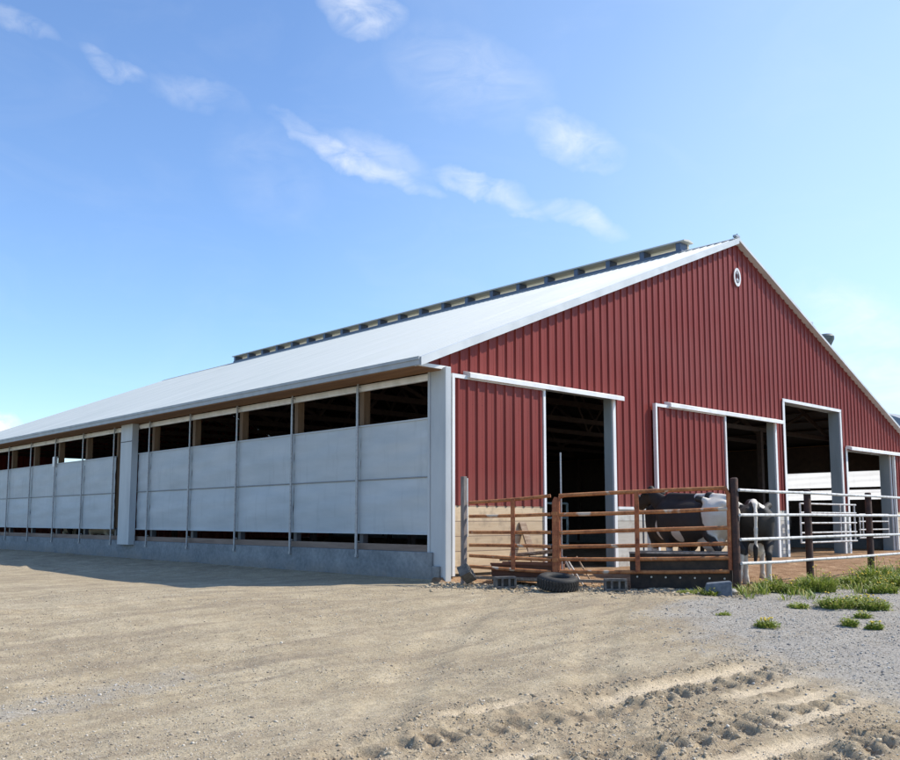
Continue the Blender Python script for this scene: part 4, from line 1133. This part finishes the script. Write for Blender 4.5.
# thin grass strip under the fence
V = []; F = []; T = []
for i in range(620):
    x = random.uniform(1.2, 15); y = -5.0 + random.gauss(0, .30) - (abs(random.gauss(0, .8)) if random.random() < .35 else 0)
    cl = float(fbm(np.array([x*.9]), np.array([y*1.4]), 3, 60)[0])
    if cl < .51: continue
    v, f, t_ = blades(16, .15, .05, .12+.5*(cl-.45), .018, 900+i, .8, .3); b0 = len(V); gz1 = G(x, y)
    V += [(a+x, b+y, c+gz1) for a, b, c in v]; F += [tuple(k+b0 for k in q_) for q_ in f]; T += t_
o = npmesh('grass', V, F, M['grass'], attrs=dict(tint=T)); tag(o, 'thin strip of short grass under the white fence', 'grass', kind='stuff')

# ------------------------------------------------------------------ world, sun, camera
SUN = Vector((.80, -.50, 1.0)).normalized()
el = math.asin(SUN.z); az = math.atan2(SUN.x, SUN.y)
w = bpy.data.worlds.new('World'); scene.world = w; w.use_nodes = True; nt = w.node_tree
bg = nt.nodes['Background']
sky = N(nt, 'ShaderNodeTexSky', sky_type='NISHITA', sun_disc=False); sky.sun_elevation = el; sky.sun_rotation = az
sky.air_density = 1.0; sky.dust_density = .35; sky.ozone_density = 1.6
tc = N(nt, 'ShaderNodeTexCoord'); d = tc.outputs['Generated']
def dirv(px, py):
    f = 898.; p = math.atan2(95, f); u = (px-450)/f; v = -(py-425)/f
    Fh = math.cos(p)-v*math.sin(p); Z = math.sin(p)+v*math.cos(p)
    x = u*.728+Fh*.6855; y = -u*.6855+Fh*.728
    return Vector((x, y, Z)).normalized()
def dot(vec):
    n_ = N(nt, 'ShaderNodeVectorMath', operation='DOT_PRODUCT'); L(nt, d, n_.inputs[0]); n_.inputs[1].default_value = vec; return n_.outputs['Value']
def band(p0, p1, width, amp):      # a wisp between two sky directions
    a = dirv(*p0); b = dirv(*p1); m = (a+b).normalized(); al = (b-a); half = al.length/2; al.normalize(); n_ = m.cross(al).normalized()
    def q2(v, s): t_ = mathn(nt, 'DIVIDE', v, s); return mathn(nt, 'MULTIPLY', t_, t_)
    wob = mathn(nt, 'MULTIPLY', mathn(nt, 'SUBTRACT', noise(nt, d, 8, 6), .5), .085)
    s = mathn(nt, 'ADD', q2(dot(al), half), q2(mathn(nt, 'ADD', dot(n_), wob), width))
    front = mathn(nt, 'GREATER_THAN', dot(m), .3)
    return mathn(nt, 'MULTIPLY', mathn(nt, 'MULTIPLY', mathn(nt, 'SUBTRACT', 1, s, True), amp), front)
bands = [((262,118), (450,196), .015, .80), ((320,130), (440,178), .024, .38), ((430,165), (550,222), .016, .75), ((530,205), (630,242), .014, .5), ((520,115), (625,168), .028, .65), ((315,-8), (410,22), .026, .9),
         ((75,50), (150,85), .012, .6), ((140,80), (250,125), .020, .30), ((-20,5), (60,45), .012, .45), ((780,285), (960,370), .045, .5), ((380,40), (560,110), .05, .28), ((-30,425), (24,418), .020, 2.6), ((820,320), (1000,440), .06, .6),
         ((200,150), (330,200), .05, .12)]
mask = None
for b_ in bands:
    k = band(*b_); mask = k if mask is None else mathn(nt, 'MAXIMUM', mask, k)
mp = N(nt, 'ShaderNodeMapping'); L(nt, d, mp.inputs[0]); mp.inputs['Scale'].default_value = (2.2, 2.2, 5.0); mp.inputs['Rotation'].default_value = (0, R(15), R(20))
cn = noise(nt, mp.outputs[0], 8, 10, .6, .7)
cfac = mathn(nt, 'MULTIPLY', mask, ramp(nt, cn, [(.30, (0,)*3), (.78, (1,)*3)]), True)
cn2 = ramp(nt, noise(nt, mp.outputs[0], 3, 8, .6, .8), [(.50, (0,)*3), (.85, (.06,)*3)])
cfac = mathn(nt, 'ADD', cfac, cn2, True)
tint = mixc(nt, 1.0, sky.outputs[0], (.96, 1.12, 1.32), 'MULTIPLY')
hz = dot(dirv(1050, 250)); hz = ramp(nt, hz, [(.72, (0,)*3), (.90, (.16,)*3), (1.0, (.42,)*3)])
tint = mixc(nt, hz, tint, (5.0, 6.3, 7.2))
L(nt, mixc(nt, cfac, tint, (6.3, 6.5, 6.7)), bg.inputs['Color']); bg.inputs['Strength'].default_value = .138
ld = bpy.data.lights.new('sun', 'SUN'); ld.energy = 4.4; ld.angle = R(.53); ld.color = (1, .935, .82)
lo = bpy.data.objects.new('sun', ld); COL.objects.link(lo); lo.rotation_euler = SUN.to_track_quat('Z', 'Y').to_euler(); lo.location = (20, -20, 30)

cd = bpy.data.cameras.new('camera'); cam = bpy.data.objects.new('camera', cd); COL.objects.link(cam)
cam.location = tuple(CAM); pt = math.atan2(95, 898)
fwd = Vector((.6855*math.cos(pt), .7281*math.cos(pt), math.sin(pt)))
cam.rotation_euler = fwd.to_track_quat('-Z', 'Y').to_euler()
cd.sensor_width = 36; cd.lens = 898/900*36; cd.shift_y = .05; cd.clip_end = 5000; cd.clip_start = .05
scene.camera = cam
scene.view_settings.view_transform = 'Standard'; scene.view_settings.look = 'None'
scene.view_settings.exposure = 0.35; scene.view_settings.gamma = 1; scene.view_settings.use_curve_mapping = False
scene.render.engine = 'CYCLES'
